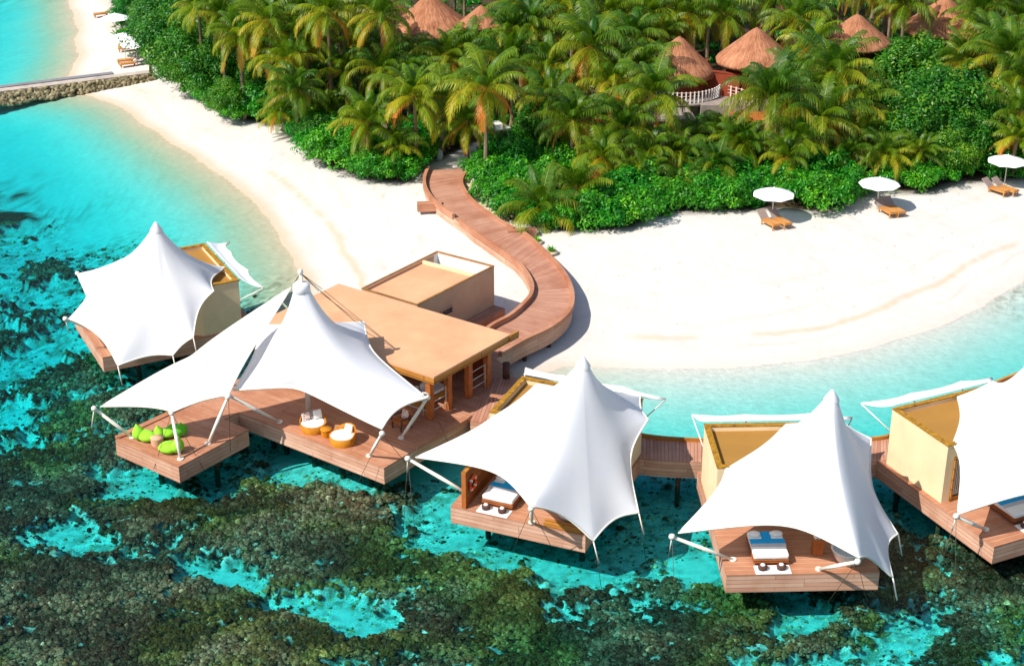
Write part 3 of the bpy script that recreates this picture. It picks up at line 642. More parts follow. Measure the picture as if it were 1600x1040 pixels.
# corner order: roof back, roof front-left, far tip, front prop, low front right, low right, right back, back
def props(t, f, tipC, footC, tipD, footD, lowE=None, lowF=None, G=None):
    strut(t, footC, tipC); strut(t, footD, tipD)
    for q in (lowE, lowF):
        if q is not None: cable(t, q, Vector(q)+Vector((0.25, -0.1, -1.0)), 0.035, 'steel'); cable(t, Vector(q)+Vector((0.05, 0, -0.1)), (q[0]+0.45, q[1]+0.35, -1.2), 0.012)
    cable(t, tipC, (tipC[0]+0.3, tipC[1]-0.5, -1.0), 0.012); cable(t, Vector(tipC), Vector(tipC)+Vector((-0.05, 0.1, -0.75)), 0.03, 'steel')
    cable(t, tipC, (tipC[0]-0.35, tipC[1]+0.6, -1.0), 0.012)
    for dx in (-0.7, 0.9): cable(t, tipD, (tipD[0]+dx, tipD[1]+1.3, ZB+0.2), 0.012)
ff = frame(O4, a4)
c4 = [(1228, 663, 4.25), (1134, 733, 4.2), (1060, 832, 3.1), (1343, 871, 3.6), (1395, 902, 1.6), (1403, 834, 1.7), (1361, 685, 4.2), tuple(ff(6.0, 7.7, 4.3))+(0,)]
c4[-1] = None
def mk(label, O, ang, px, back, sg=0.13):
    f = frame(O, ang); cs = [P(*p) for p in px]+[f(*b_) for b_ in back]
    t, pk = tent('tensile_canopy', label, 'canopy', f(*PK), cs, sags=[0.05, 0.10, sg]+[0.13]*(len(cs)-5)+[0.10, 0.05], group='peaked white canopies over the villas')
    mb = MB(); mb.tube((0, 0, ZD), (0, 0, PK[2]+0.1), 0.12, 0.09, 12); mb.build('mast', M['steel'], t)
    return t, f, cs
t4, f4, k4 = mk('white peaked canopy over the deck with the square daybed, corner low beside the tub', O4, a4, [(1228, 663, 4.25), (1134, 733, 4.2), (1060, 832, 3.1), (1343, 871, 3.6), (1395, 902, 1.6), (1403, 834, 1.7), (1361, 685, 4.2)], [(6.0, 7.7, 4.3)], 0.165)
props(t4, f4, P(1050, 838, 3.1), P(1145, 874, ZD), P(1340, 877, 3.55), P(1279.5, 889, ZD), k4[4], k4[5])
t3, f3, k3 = mk('white peaked canopy in the middle, one long tip reaching towards the main deck', O3, a3, [(838, 600, 4.25), (769, 652, 4.2), (650, 714, 3.1), (829, 791, 3.6), (927, 845, 1.6), (998, 801, 1.7), (1013, 655, 4.2)], [(6.0, 7.7, 4.3)])
props(t3, f3, P(637, 716, 3.1), f3(0.45, 1.15, ZD), P(830, 794, 3.45), P(831, 816, ZD), k3[4], k3[5])
f5 = frame(O5, a5)
t5, _, k5 = mk('white peaked canopy cut off by the right photo edge beside a yellow wall', O5, a5, [(1496, 620, 4.25), (1489, 693, 4.2), (1496, 803, 3.1)], [(4.7, -2.2, 3.6), (6.9, -0.5, 1.6), (7.8, 2.9, 1.7), (7.0, 6.0, 4.2), (6.0, 7.7, 4.3)])
props(t5, f5, P(1494, 806, 3.05), P(1540, 827, ZD), f5(4.7, -2.2, 3.55), f5(3.8, 0.2, ZD))
f2 = frame(O2, a2)
t2, _, k2 = mk('white peaked canopy farthest left, six pointed over turquoise water', O2, a2, [(352, 420, 4.25)], [])if False else (None, None, None)
cs2 = [f2(4.2, 7.5, 4.25), P(303, 400, 4.25), P(123, 428, 3.1), P(108, 498, 3.5), P(184, 571, 1.6), P(270, 555, 1.7), P(302, 527, 2.5), P(334, 455, 4.2)]
cs2 = [f2(4.2, 7.5, 4.25), f2(0.4, 3.8, 4.2), P(123, 428, 3.1), P(108, 498, 3.5), P(184, 571, 1.6), P(270, 555, 1.7), P(302, 527, 2.5), P(334, 455, 4.2)]
t2, _ = tent('tensile_canopy', 'white peaked canopy farthest left, many pointed, standing over open turquoise water', 'canopy', f2(4.9, 3.8, 7.35), cs2, sags=[0.05, 0.10, 0.11, 0.12, 0.12, 0.10, 0.13, 0.12], lam=0.78, group='peaked white canopies over the villas')
mb = MB(); mb.tube((0, 0, ZD), (0, 0, 7.4), 0.12, 0.09, 12); mb.build('mast', M['steel'], t2)
strut(t2, f2(0.5, 1.1, ZD), P(121, 427, 3.1)); strut(t2, P(152, 517, ZD), P(102, 498, 3.5))
for p_ in (cs2[4], cs2[5], cs2[6]): cable(t2, p_, Vector(p_)+Vector((0.15, -0.1, -1.1)), 0.035, 'steel')
cable(t2, P(102, 498, 3.5), P(108, 520, 2.6), 0.03, 'steel'); cable(t2, P(102, 498, 3.5), P(96, 520, 2.5), 0.012)

# ------------------------------------------------------------------ main deck
md = thing('main_deck', 'large timber deck with square beanbag platform jutting over the reef', 'deck', (0, 0, 0))
mpoly = [P(600, 731, ZD)[:2], (-2.15, 67.95), (0.5, 71.3), (-0.09, 73.2), (-0.9, 74.6), (-9.3, 77.6), (-12.6, 73.3), P(268, 644.5, ZD)[:2], P(180, 686, ZD)[:2], P(279, 729, ZD)[:2], P(388, 671, ZD)[:2], P(350, 655, ZD)[:2], P(373, 644, ZD)[:2]]
mpoly = [tuple(p) for p in mpoly]
dang = math.atan2(mpoly[0][1]-mpoly[-1][1], mpoly[0][0]-mpoly[-1][0])
mb = MB(); mb.prism(mpoly, ZD-0.04, ZD, dang); mb.build('decking', M['deck'], md)
mb = MB(); cx = sum(p[0] for p in mpoly)/len(mpoly); mb.prism(mpoly, ZB, ZD-0.042, 0, False); mb.build('deck_fascia', M['fascia'], md)
for px, py in ((440, 690), (485, 712), (530, 730), (575, 742), (240, 730), (330, 735), (278, 748), (205, 705), (375, 690), (420, 680)): 
    q = P(px, py-6, ZB); pile(md, q.x, q.y+1.2)
kerb(md, [P(648, 700, ZD)[:2], P(690, 677, ZD)[:2], P(729, 654, ZD)[:2]], 0.3, ZD, 0.10)
kerb(md, [P(183, 684, ZD)[:2], P(228, 663, ZD)[:2], P(300, 629, ZD)[:2], (-13.4, 72.2)], 0.32, ZD, 0.06)
# jetty linking the villas
jw = thing('jetty_walkway', 'timber walkway linking the main deck to the villas behind their rooms', 'walkway', (0, 0, 0))
front = [(-2.0, 67.6), (0.4, 66.9), (3.2, 65.2), (5.95, 64.0), (8.85, 63.65), (12.5, 63.5), (16.4, 63.7), (19.0, 65.0), (23.5, 68.3), (30, 73)]
back = [(-1.2, 72.4), (0.95, 71.8), (3.6, 67.8), (6.1, 66.1), (9.05, 65.6), (12.5, 65.5), (16.9, 65.75), (18.6, 66.8), (22.4, 70.2), (28.8, 74.8)]
def strip(parent, A, Bq, z, name, mat, n=60, thick=0.04, fascia=None, across=True):
    A = catmull(A, n); Bq = catmull(Bq, n); zf = z if callable(z) else (lambda t: z); mb = MB(); mf_ = MB(); acc = 0
    for i in range(n):
        a0, a1, b0, b1 = A[i], A[i+1], Bq[i], Bq[i+1]; z0, z1 = zf(i/n), zf((i+1)/n)
        l = (math.dist(a0[:2], a1[:2])+math.dist(b0[:2], b1[:2]))/2; w = math.dist(a0[:2], b0[:2])
        mb.face([(*a0[:2], z0), (*a1[:2], z1), (*b1[:2], z1), (*b0[:2], z0)], [(0, acc), (0, acc+l), (w, acc+l), (w, acc)])
        for q0, q1, fl in ((a0, a1, 0), (b0, b1, 1)):
            for M_, h0, h1 in ((mb, 0, thick), (mf_, thick, fascia or thick)):
                if h0 == h1: continue
                q = [(*q0[:2], z0-h1), (*q1[:2], z1-h1), (*q1[:2], z1-h0), (*q0[:2], z0-h0)]; u = [(acc, -h1), (acc+l, -h1), (acc+l, -h0), (acc, -h0)]
                M_.face(q[::-1] if fl else q, u[::-1] if fl else u)
        mf_.face([(*b0[:2], z0-(fascia or thick)), (*b1[:2], z1-(fascia or thick)), (*a1[:2], z1-(fascia or thick)), (*a0[:2], z0-(fascia or thick))])
        acc += l
    for i in (0, n):
        a0, b0 = A[i], Bq[i]; z0 = zf(i/n); mf_.face([(*a0[:2], z0-(fascia or thick)), (*b0[:2], z0-(fascia or thick)), (*b0[:2], z0-thick), (*a0[:2], z0-thick)])
    mb.build(name, M[mat], parent)
    if fascia: mf_.build('fascia', M['fascia'], parent)
    return A, Bq
A_, B_ = strip(jw, front, back, ZD+0.006, 'decking', 'walk', 70, 0.05, 0.85)
kerb(jw, [tuple(p) for p in B_[16:]], 0.16, ZD, 0.16, 'golden')
for i in range(20, 70, 8): pile(jw, (A_[i][0]*0.85+B_[i][0]*0.15), (A_[i][1]*0.85+B_[i][1]*0.15), ZB+0.03, 0.12)
# curved boardwalk to the island
bwl = [(669, 266), (663, 285), (667, 303), (683, 322), (712, 343), (741, 366), (781, 394), (812, 418), (829, 443), (831, 461), (821, 477), (797, 498), (768, 514), (735, 540)]
bwr = [(735, 263), (724, 276), (722, 290), (736, 312), (764, 335), (795, 354), (821, 369), (849, 394), (880, 428), (894, 461), (889, 489), (861, 514), (818, 535), (774, 560)]
bw = thing('boardwalk', 'long curving timber boardwalk from the palm grove across the beach', 'boardwalk', (0, 0, 0))
bz = lambda t: 1.12+0.30*t
LW = [tuple(P(x, y, bz(i/13)))[:2] for i, (x, y) in enumerate(bwl)]; RW = [tuple(P(x, y, bz(i/13)))[:2] for i, (x, y) in enumerate(bwr)]
LA, RB = strip(bw, LW, RW, bz, 'decking', 'walk', 110, 0.05, 0.85)
kerb(bw, [(p[0], p[1], bz(i/110)) for i, p in enumerate(LA)][0:34], 0.22, 0, 0.30); kerb(bw, [(p[0], p[1], bz(i/110)) for i, p in enumerate(LA)][36:104], 0.22, 0, 0.30)
kerb(bw, [(p[0], p[1], bz(i/110)) for i, p in enumerate(RB)][0:46], 0.20, 0, 0.14); kerb(bw, [(p[0], p[1], bz(i/110)) for i, p in enumerate(RB)][50:109], 0.24, 0, 0.22)
for (px, py, w_, d_, rz) in ((671, 319, 1.6, 0.5, 0.1), (815, 361, 1.8, 0.5, 0.2)):
    q = P(px, py, 1.2); mb = MB(); mb.box((q.x, q.y, 1.05), (w_, d_, 0.55), rz); mb.build('side_step', M['deck'], bw)
for i in range(60, 110, 8):
    for K in (0.12, 0.88): pile(bw, LA[i][0]*K+RB[i][0]*(1-K), LA[i][1]*K+RB[i][1]*(1-K), 0.6, 0.13)

# ------------------------------------------------------------------ main pavilion
pv = thing('pavilion', 'open sided pavilion with broad flat tan roof on red timber columns', 'pavilion', (0, 0, 0))
ZR = 3.85
rp = [P(798, 522, ZR), P(529, 443, ZR), P(415, 497.5, ZR), P(400, 512, ZR), P(450, 530, ZR), P(520, 545, ZR), P(560, 553, ZR), P(594, 561.5, ZR), P(636, 575, ZR), P(678, 589, ZR)]
rpl = [tuple(p)[:2] for p in rp]
mb = MB(); mb.prism(rpl, ZR-0.10, ZR, 0.3); rf = mb.build('roof', M['tanroof'], pv)
ce = (sum(p[0] for p in rpl)/len(rpl), sum(p[1] for p in rpl)/len(rpl))
ins = [(p[0]+(ce[0]-p[0])*0.004, p[1]+(ce[1]-p[1])*0.004) for p in rpl]
mb = MB(); mb.prism(ins, ZR-0.42, ZR-0.102, 0, False); mb.build('fascia', M['golden'], rf)
mb = MB(); d = (rp[0]-rp[-1]).normalized(); mb.box(tuple((rp[0]+d*0.25))[:2]+(ZR-0.2,), (0.7, 0.12, 0.36), math.atan2(d.y, d.x)); mb.build('beam_end', M['golden'], rf)
cols = [(674, 655), (702, 640), (734, 622), (763, 604)]
cw = []
for px, py in cols:
    q = P(px, py, ZD); q = q+Vector((-0.05, 0.12, 0)); cw.append(q)
    mb = MB(); mb.box((q.x, q.y, (ZD+ZR-0.42)/2), (0.30, 0.30, ZR-0.42-ZD-0.004), math.atan2(d.y, d.x)); c_ = mb.build('column', M['column'], pv); bevel(c_, 0.02)
q0 = cw[0]
extra = [q0+Vector((-2.9, 1.9, 0)), q0+Vector((-5.6, 4.2, 0))]
for q in extra:
    mb = MB(); mb.box((q.x, q.y, (ZD+ZR-0.42)/2), (0.30, 0.30, ZR-0.42-ZD-0.004), 0.7); mb.build('column', M['column'], pv)
def wires(a, b, name='railing'):
    mb = MB()
    for h in (1.25, 0.8, 0.35): mb.tube((a.x, a.y, ZD+h), (b.x, b.y, ZD+h), 0.02, 0.02, 5)
    for t in (0.12, 0.88): q = a.lerp(b, t); mb.tube((q.x, q.y, ZD), (q.x, q.y, ZD+1.3), 0.022, 0.022, 6)
    mb.build(name, M['steel'], pv)
wires(cw[0], cw[1]); wires(cw[2], cw[3]); wires(extra[0], cw[0])
# solid rear wall of the pavilion
mb = MB(); a = P(798, 522, ZR); b = P(529, 443, ZR); aa = a.lerp(b, 0.12)+Vector((-0.2, -0.5, 0)); bb = a.lerp(b, 0.97)+Vector((0.3, -0.5, 0))
dn = (bb-aa).normalized(); nn = Vector((-dn.y, dn.x, 0))*0.1
mb.prism([tuple(aa+nn)[:2], tuple(bb+nn)[:2], tuple(bb-nn)[:2], tuple(aa-nn)[:2]], ZD, ZR-0.43); mb.build('rear_wall', M['redbrown'], pv)
# rendered service block on the sand
sb = thing('service_block', 'peach rendered flat block with open white court behind the pavilion', 'building', (0, 0, 0))
ZS = 3.75; c0, c1, c2, c3_ = P(772, 416, ZS), P(683, 393, ZS), P(565, 451, ZS), P(652, 477, ZS)
Q = [c3_, c0, c1, c2]
mb = MB(); inn = ring(mb, Q, 0.16, 0.6, ZS); mb.build('wall', M['peach'], sb)
mb = MB(); ring(mb, [p+(p-sum(Q, Vector())/4).normalized()*0.03 for p in Q], 0.12, ZS, ZS+0.04); mb.build('parapet', M['coping'], sb)
pa, pb = P(658, 406, ZS), P(741.5, 427.7, ZS)
mb = MB(); mb.prism([tuple(inn[0])[:2], tuple(pb)[:2], tuple(pa)[:2], tuple(inn[3])[:2]], ZS-0.32, ZS-0.16); mb.build('roof', M['tanroof'], sb)
dn = (pb-pa).normalized(); nn = Vector((-dn.y, dn.x, 0))*0.09
mb = MB(); mb.prism([tuple(pa-nn)[:2], tuple(pb-nn)[:2], tuple(pb+nn)[:2], tuple(pa+nn)[:2]], ZD-0.4, ZS-0.02); mb.build('partition', M['cream'], sb)
mb = MB(); mb.prism([tuple(inn[1])[:2], tuple(inn[2])[:2], tuple(pa+nn)[:2], tuple(pb+nn)[:2]], 1.2, 1.26); mb.build('court_floor', M['white'], sb)
# inner lining of the court, painted white
mb = MB()
for a_, b__ in ((inn[1], inn[2]), (inn[2], pa), (pb, inn[1])):
    dd = (b__-a_).normalized(); k = Vector((-dd.y, dd.x, 0)); mb.prism([tuple(a_+k*0.004)[:2], tuple(b__+k*0.004)[:2], tuple(b__+k*0.03)[:2], tuple(a_+k*0.03)[:2]], 1.27, ZS-0.03)
mb.build('court_wall', M['white'], sb)
dw = (c0-c3_).normalized(); no = Vector((dw.y, -dw.x, 0)); wc = P(700, 478, 2.9)
# slot window sits proud in the long wall
tt = (wc-c3_).dot(dw); wq = c3_+dw*tt
mb = MB(); mb.box((wq.x+no.x*0.0, wq.y+no.y*0.0, 2.55), (0.9, 0.06, 0.32), math.atan2(dw.y, dw.x))
w_ = mb.build('window', M['glass'], sb); w_.location = no*0.01
mb = MB()
for dz in (-0.19, 0.19): mb.box((wq.x, wq.y, 2.55+dz), (0.98, 0.12, 0.06), math.atan2(dw.y, dw.x))
for dx in (-0.47, 0.47): q = wq+dw*dx; mb.box((q.x, q.y, 2.55), (0.06, 0.12, 0.32), math.atan2(dw.y, dw.x))
mb.build('frame', M['peach'], w_)
lb = P(774, 478, 0.8)
lg = [tuple(c0+no*0.02)[:2], tuple(c0-dw*3.4+no*0.02)[:2], tuple(c0-dw*3.4+no*0.75)[:2], tuple(c0+no*0.75)[:2]]
mb = MB(); mb.prism([lg[0], lg[1], lg[2], lg[3]], 0.6, 1.42, math.atan2(dw.y, dw.x)); mb.build('ledge', M['walk'], sb)

# ------------------------------------------------------------------ main canopy and sail
MP = P(471, 450, 8.2)
mc, _ = tent('tensile_canopy', 'largest white peaked canopy over the main deck with capped mast', 'canopy', MP, [P(410, 508, 5.0), P(365, 609, 3.9), P(597, 670, 3.5), P(667, 622, 3.7), P(569, 503, 4.9)], sags=[0.05, 0.15, 0.12, 0.12, 0.05], lam=0.50, r0=0.34, cap=False)
mb = MB(); mb.lathe([(0.36, -0.25), (0.42, -0.2), (0.40, 0.12), (0.30, 0.22), (0.1, 0.25), (0.0, 0.25)], (0, 0, MP.z+0.05), 24); mb.build('peak_collar', M['membrane'], mc)
mb = MB(); mb.tube((0, 0, ZD), (0, 0, MP.z+0.75), 0.15, 0.08, 12); mb.blob((0, 0, MP.z+0.8), (0.13, 0.13, 0.16), 2, 0.05, 10, 8); mb.build('mast', M['steel'], mc)
top = MP+Vector((0, 0, 0.75))
q = P(553, 632, ZD); pl = thing('timber_box', 'low golden timber box on the deck under the main canopy', 'box', q, -0.4)
mb = MB(); mb.box((0, 0, 0.15), (1.0, 0.4, 0.3)); mb.build('body', M['golden'], pl)
mb = MB(); mb.box((0, 0, 0.32), (1.06, 0.46, 0.04)); mb.build('lid', M['teak'], pl)
strut(mc, P(577, 712, ZD), P(597, 677, 3.35)); strut(mc, P(627, 684, ZD), P(668, 621, 3.65)); strut(mc, P(437, 659, ZD), P(357, 617, 3.9))
cable(mc, top, P(575, 520, ZR+0.02)); cable(mc, top, P(498, 455, ZR+0.02)); cable(mc, top, P(504, 452, ZR+0.02))
cable(mc, P(597, 677, 3.35), P(560, 752, ZB+0.1), 0.012); cable(mc, P(597, 677, 3.35), P(637, 727, ZB+0.3), 0.012); cable(mc, P(668, 621, 3.65), P(700, 690, ZB+0.3), 0.012)
cable(mc, P(668, 621, 3.65), P(640, 605, 3.5), 0.02, 'steel')
mb = MB(); c_ = P(664, 618, 3.8)-MP.xyz; c_ = Vector((P(664, 618, 3.8).x-MP.x, P(664, 618, 3.8).y-MP.y, 3.8))
mb.path([(c_.x+0.16*math.cos(a), c_.y, c_.z+0.16*math.sin(a)) for a in [k*math.pi/6 for k in range(12)]], 0.03, 6, True); mb.build('shackle', M['steel'], mc)
# four-point sail
ss = thing('shade_sail', 'long pointed white sail stretched from the mast over the beanbag platform', 'shade sail', tuple(P(300, 600, 0))[:2]+(0,))
so_ = Vector(ss.location)
sc = [P(456, 448, 7.6), P(157, 635, 3.3), P(270, 643, 3.45), P(357, 617, 3.9)]
def edge(a, b, sg, ctr, n=18):
    out = []
    for k in range(n):
        t = k/n; p = a.lerp(b, t); q = 4*t*(1-t)*sg*(b-a).length; out.append(p+(ctr-p).normalized()*q)
    return out
ctr = P(310, 575, 4.6)
sags_ = [0.055, 0.06, 0.04, 0.06]
E = []
for i in range(4): E += edge(sc[i], sc[(i+1) % 4], sags_[i], ctr)
mb = MB(); nr = 16; nb = len(E)
# coons-like patch between the two long edges
n = 36
e0 = edge(sc[0], sc[1], 0.025, ctr, n)+[sc[1]]
low = edge(sc[0], sc[3], 0.03, ctr, 20)+edge(sc[3], sc[2], 0.05, ctr, 7)+edge(sc[2], sc[1], 0.06, ctr, 9)+[sc[1]]
g = []
for i in range(n+1):
    row = []
    for s_ in range(13):
        t = s_/12; p = e0[i].lerp(low[i], t); p = p+Vector((0, 0, 0.25*4*t*(1-t)*math.sin(math.pi*i/n))); row.append(p-so_)
    g.append(row)
for i in range(n):
    for s_ in range(12): mb.face([g[i][s_], g[i][s_+1], g[i+1][s_+1], g[i+1][s_]], [(i/7, s_/4), (i/7, (s_+1)/4), ((i+1)/7, (s_+1)/4), ((i+1)/7, s_/4)], True)
o = mb.build('membrane', M['membrane'], ss)
mb = MB(); mb.path([p-so_ for p in e0+low[::-1][1:-1]], 0.04, 6, True); mb.build('edge_cable', M['steel'], ss)
strut(ss, P(207, 683, ZD), P(147, 638, 3.25)); strut(ss, P(282, 717, ZD), P(268, 645, 3.4)); strut(ss, P(325, 693, ZD), P(356, 620, 3.85))
cable(ss, P(147, 638, 3.25), P(143, 668, 2.3), 0.03, 'steel'); cable(ss, P(147, 638, 3.25), P(140, 740, -1), 0.012); cable(ss, P(268, 645, 3.4), P(240, 733, ZB+0.2), 0.014); cable(ss, P(268, 645, 3.4), P(318, 732, ZB+0.2), 0.014)
cable(ss, P(357, 618, 3.9), P(360, 705, ZB+0.3), 0.014); cable(ss, P(456, 448, 7.6), top, 0.025)

# ------------------------------------------------------------------ villa furniture
def daybed(label, O, ang, x=1.93, y=1.55):
    f = frame(O, ang); q = f(x, y, ZD); r = thing('daybed', label, 'daybed', q, ang, 'square daybeds with blue runners')
    mb = MB(); mb.box((0, 0, 0.20), (1.46, 1.86, 0.16)); o = mb.build('frame', M['teak'], r); bevel(o, 0.02)
    for sx in (-0.6, 0.6):
        for sy in (-0.8, 0.8): mb = MB(); mb.box((sx, sy, 0.06), (0.1, 0.1, 0.12)); mb.build('leg', M['darkwood'], r)
    mb = MB(); mb.box((0, 0, 0.40), (1.44, 1.84, 0.22)); o = mb.build('mattress', M['white'], r); bevel(o, 0.07)
    mb = MB(); mb.box((0, 0.12, 0.515), (1.45, 0.36, 0.012)); mb.box((0.0, 0.58, 0.517), (0.40, 0.56, 0.010)); mb.build('blue_runner', M['blue'], r)
    mb = MB(); mb.box((0, -0.18, 0.515), (1.45, 0.24, 0.010)); mb.build('grey_runner', M['grey_fabric'], r)
    for sx in (-0.46, 0.46):
        mb = MB(); mb.blob((sx, 0.62, 0.56), (0.27, 0.22, 0.09), int(sx*10)+9, 0.05); mb.build('pillow', M['white'], r)
    return r
def mat_set(label, O, ang, x=1.93, y=0.30):
    f = frame(O, ang); q = f(x, y, ZD); r = thing('floor_mat', label, 'floor mat', q, ang, 'white floor mats at the daybeds')
    mb = MB(); mb.box((0, 0, 0.015), (1.45, 0.62, 0.03)); mb.build('mat', M['white'], r)
    return r
def stool(label, O, ang, x, y):
    f = frame(O, ang); q = f(x, y, ZD+0.03)
    r = thing('footstool', label, 'footstool', q, 0, 'dark round footstools by the daybeds')
    mb = MB(); mb.lathe([(0.0, 0.0), (0.17, 0.0), (0.20, 0.12), (0.17, 0.20), (0.0, 0.20)], (0, 0, 0), 18); mb.build('seat', M['darkwood'], r)
    mb = MB(); mb.lathe([(0.10, 0.202), (0.09, 0.24), (0.0, 0.26)], (0, 0, 0), 14); mb.build('folded_towel', M['white'], r)
def tub(label, O, ang, x=5.15, y=1.0):
    f = frame(O, ang); q = f(x, y, ZD); r = thing('bathtub', label, 'bathtub', q, ang, 'round white soaking tubs')
    mb = MB(); mb.lathe([(0.0, 0.02), (0.45, 0.02), (0.60, 0.25), (0.72, 0.60), (0.75, 0.63), (0.73, 0.66), (0.66, 0.62), (0.62, 0.45)], (0, 0, 0), 40); mb.build('shell', M['tub'], r)
    mb = MB(); mb.lathe([(0.625, 0.46), (0.3, 0.44), (0.0, 0.44)], (0, 0, 0), 40); mb.build('basin', M['tubwater'], r)
VN = {3: (O3, a3), 4: (O4, a4), 5: (O5, a5)}
daybed('white daybed with pale blue runner, half hidden under the middle canopy edge', *VN[3]); daybed('white daybed with blue T shaped runner standing free on the broad front deck', *VN[4]); daybed('white daybed with blue runner at the right photo edge', *VN[5], x=2.6, y=1.9)
mat_set('white mat with two stools before the daybed under the middle canopy', *VN[3]); mat_set('white mat with two stools on the broad front deck', *VN[4]); mat_set('white mat before the daybed at the right photo edge', *VN[5], x=2.6, y=0.62)
for k, nm, xx, yy in ((3, 'middle canopy', 1.93, 0.34), (4, 'broad front deck', 1.93, 0.34), (5, 'right edge deck', 2.6, 0.66)):
    where = {3: 'by the half hidden daybed near the lifebuoy', 4: 'by the fully visible daybed', 5: 'by the daybed at the right photo edge'}[k]
    stool('dark round stool, left of the pair '+where, *VN[k], xx-0.4, yy); stool('dark round stool, right of the pair '+where, *VN[k], xx+0.36, yy)
tub('round white tub behind the yellow step bench', *VN[3], y=1.15); tub('round white tub under the low canopy corner of the broad deck', *VN[4], y=0.85)
f = frame(*VN[4]); q = f(4.0, 1.5, ZD); r = thing('side_cabinet', 'red timber side cabinet with rolled towels on top beside the tub', 'cabinet', q, a4)
mb = MB(); mb.box((0, 0, 0.36), (0.42, 0.42, 0.72)); o = mb.build('body', M['column'], r); bevel(o, 0.015)
mb = MB(); mb.box((0, 0, 0.74), (0.46, 0.46, 0.03)); mb.build('top', M['column'], r)
for i in range(3):
    f_ = MB(); f_.tube((-0.14+0.14*i, -0.16, 0.83), (-0.14+0.14*i, 0.16, 0.83), 0.068, 0.068, 12); t_ = f_.build('rolled_towel', M['white']); t_.location = q; t_.rotation_euler = (0, 0, a4)
    tag(t_, ['left', 'middle', 'right'][i]+' of three rolled white towels on the red cabinet', 'towel', 'rolled towels on the cabinet')
f = frame(*VN[3]); q = f(5.2, 0.2, ZD); r = thing('step_bench', 'golden timber step bench in front of the tub by the deck edge', 'bench', q, a3)
mb = MB(); mb.box((0, 0, 0.17), (1.75, 0.36, 0.04)); mb.build('seat', M['golden'], r)
mb = MB(); mb.box((0, -0.15, 0.075), (1.72, 0.04, 0.148)); mb.box((0, 0.15, 0.075), (1.72, 0.04, 0.148)); mb.build('side_panel', M['golden'], r)
q = f(0.55, 0.05, ZD); r = thing('privacy_wall', 'tall teak privacy wall along the left side of the lifebuoy deck', 'wall', q, a3)
mb = MB(); mb.prism([(0, 0), (0.16, 0), (0.16, 3.6), (0, 3.6)], 0, 1.75, math.pi/2); mb.build('panel', M['teak'], r)
mb = MB(); mb.prism([(-0.03, -0.03), (0.19, -0.03), (0.19, 3.6), (-0.03, 3.6)], 1.75, 1.81, math.pi/2); mb.build('coping', M['golden'], r)
mb = MB(); mb.prism([(-0.02, -0.04), (0.18, -0.04), (0.18, -0.002), (-0.02, -0.002)], 0, 1.75); mb.build('end_post', M['column'], r)
ql = f(0.55+0.16+0.09, 0.62, ZD+1.0); lr = thing('lifebuoy', 'orange lifebuoy ring hung on the teak wall', 'lifebuoy', ql, a3)
mb = MB(); mb.path([(0, 0.28*math.cos(k*math.pi/12), 0.28*math.sin(k*math.pi/12)) for k in range(24)], 0.075, 8, True); mb.build('ring', M['orange'], lr)
for k in range(4):
    aa_ = math.pi/4+k*math.pi/2; mb = MB(); mb.path([(0, 0.28*math.cos(aa_+s*0.14), 0.28*math.sin(aa_+s*0.14)) for s in (-1, 0, 1)], 0.083, 8); mb.build('band', M['white'], lr)

# ------------------------------------------------------------------ main deck furniture
def basket(label, px, py, rz, pat):
    q = P(px, py, ZD); r = thing('basket_chair', label, 'armchair', q, rz, 'round orange rattan loungers')
    mb = MB(); seg = 40
    for k in range(seg):     # tub with a back that rises
        a0, a1 = 2*math.pi*k/seg, 2*math.pi*(k+1)/seg
        h = lambda a: 0.42+0.34*max(0, math.cos(a-math.pi/2))**1.0
        ro, ri = 0.64, 0.58
        O0, O1 = (ro*math.cos(a0), ro*math.sin(a0)), (ro*math.cos(a1), ro*math.sin(a1)); I0, I1 = (ri*math.cos(a0), ri*math.sin(a0)), (ri*math.cos(a1), ri*math.sin(a1))
        b0, b1 = (0.9*O0[0], 0.9*O0[1]), (0.9*O1[0], 0.9*O1[1])
        mb.face([(*b0, 0), (*b1, 0), (*O1, h(a1)), (*O0, h(a0))], [(a0, 0), (a1, 0), (a1, h(a1)), (a0, h(a0))], True)
        mb.face([(*O0, h(a0)), (*O1, h(a1)), (*I1, h(a1)), (*I0, h(a0))], None, True)
        mb.face([(*I0, h(a0)), (*I1, h(a1)), (*I1, 0.25), (*I0, 0.25)], None, True)
    mb.build('basket', M['rattan'], r)
    mb = MB(); mb.lathe([(0.575, 0.26), (0.575, 0.40), (0.5, 0.45), (0.0, 0.46)], (0, 0, 0), 32); mb.build('seat_cushion', M['white'], r)
    for i, (x, y, z, mt) in enumerate(pat):
        c = MB(); c.box((0, 0, 0), (0.42, 0.13, 0.42)); o = c.build('scatter_cushion', M[mt]); bevel(o, 0.055); 
        o.location = Matrix.Rotation(rz, 4, 'Z') @ Vector((x, y, z))+q; o.rotation_euler = (R(-25), 0, rz+0.25*(-1)**i)
        tag(o, ['patterned blue and pink', 'brown patterned', 'plain pale pink'][i % 3] + ' cushion propped in the left basket chair' if len(pat) > 1 else 'small white cushion propped in the right basket chair', 'cushion', 'cushions in the basket chairs')
basket('round orange basket chair with propped cushions, left of the little table', 490, 671, 0.25, [(-0.30, 0.22, 0.62, 'pattern'), (-0.05, 0.34, 0.66, 'cushion_grey'), (0.26, 0.28, 0.66, 'white')])
basket('round orange basket chair with bare white seat pad, right of the little table', 536, 691, -0.75, [(0.05, 0.34, 0.62, 'white')])
q = P(510, 681, ZD); r = thing('side_table', 'small round orange rattan table between the two basket chairs', 'table', q)
mb = MB(); mb.lathe([(0.22, 0), (0.25, 0.2), (0.26, 0.36)], (0, 0, 0), 24); mb.build('base', M['rattan'], r)
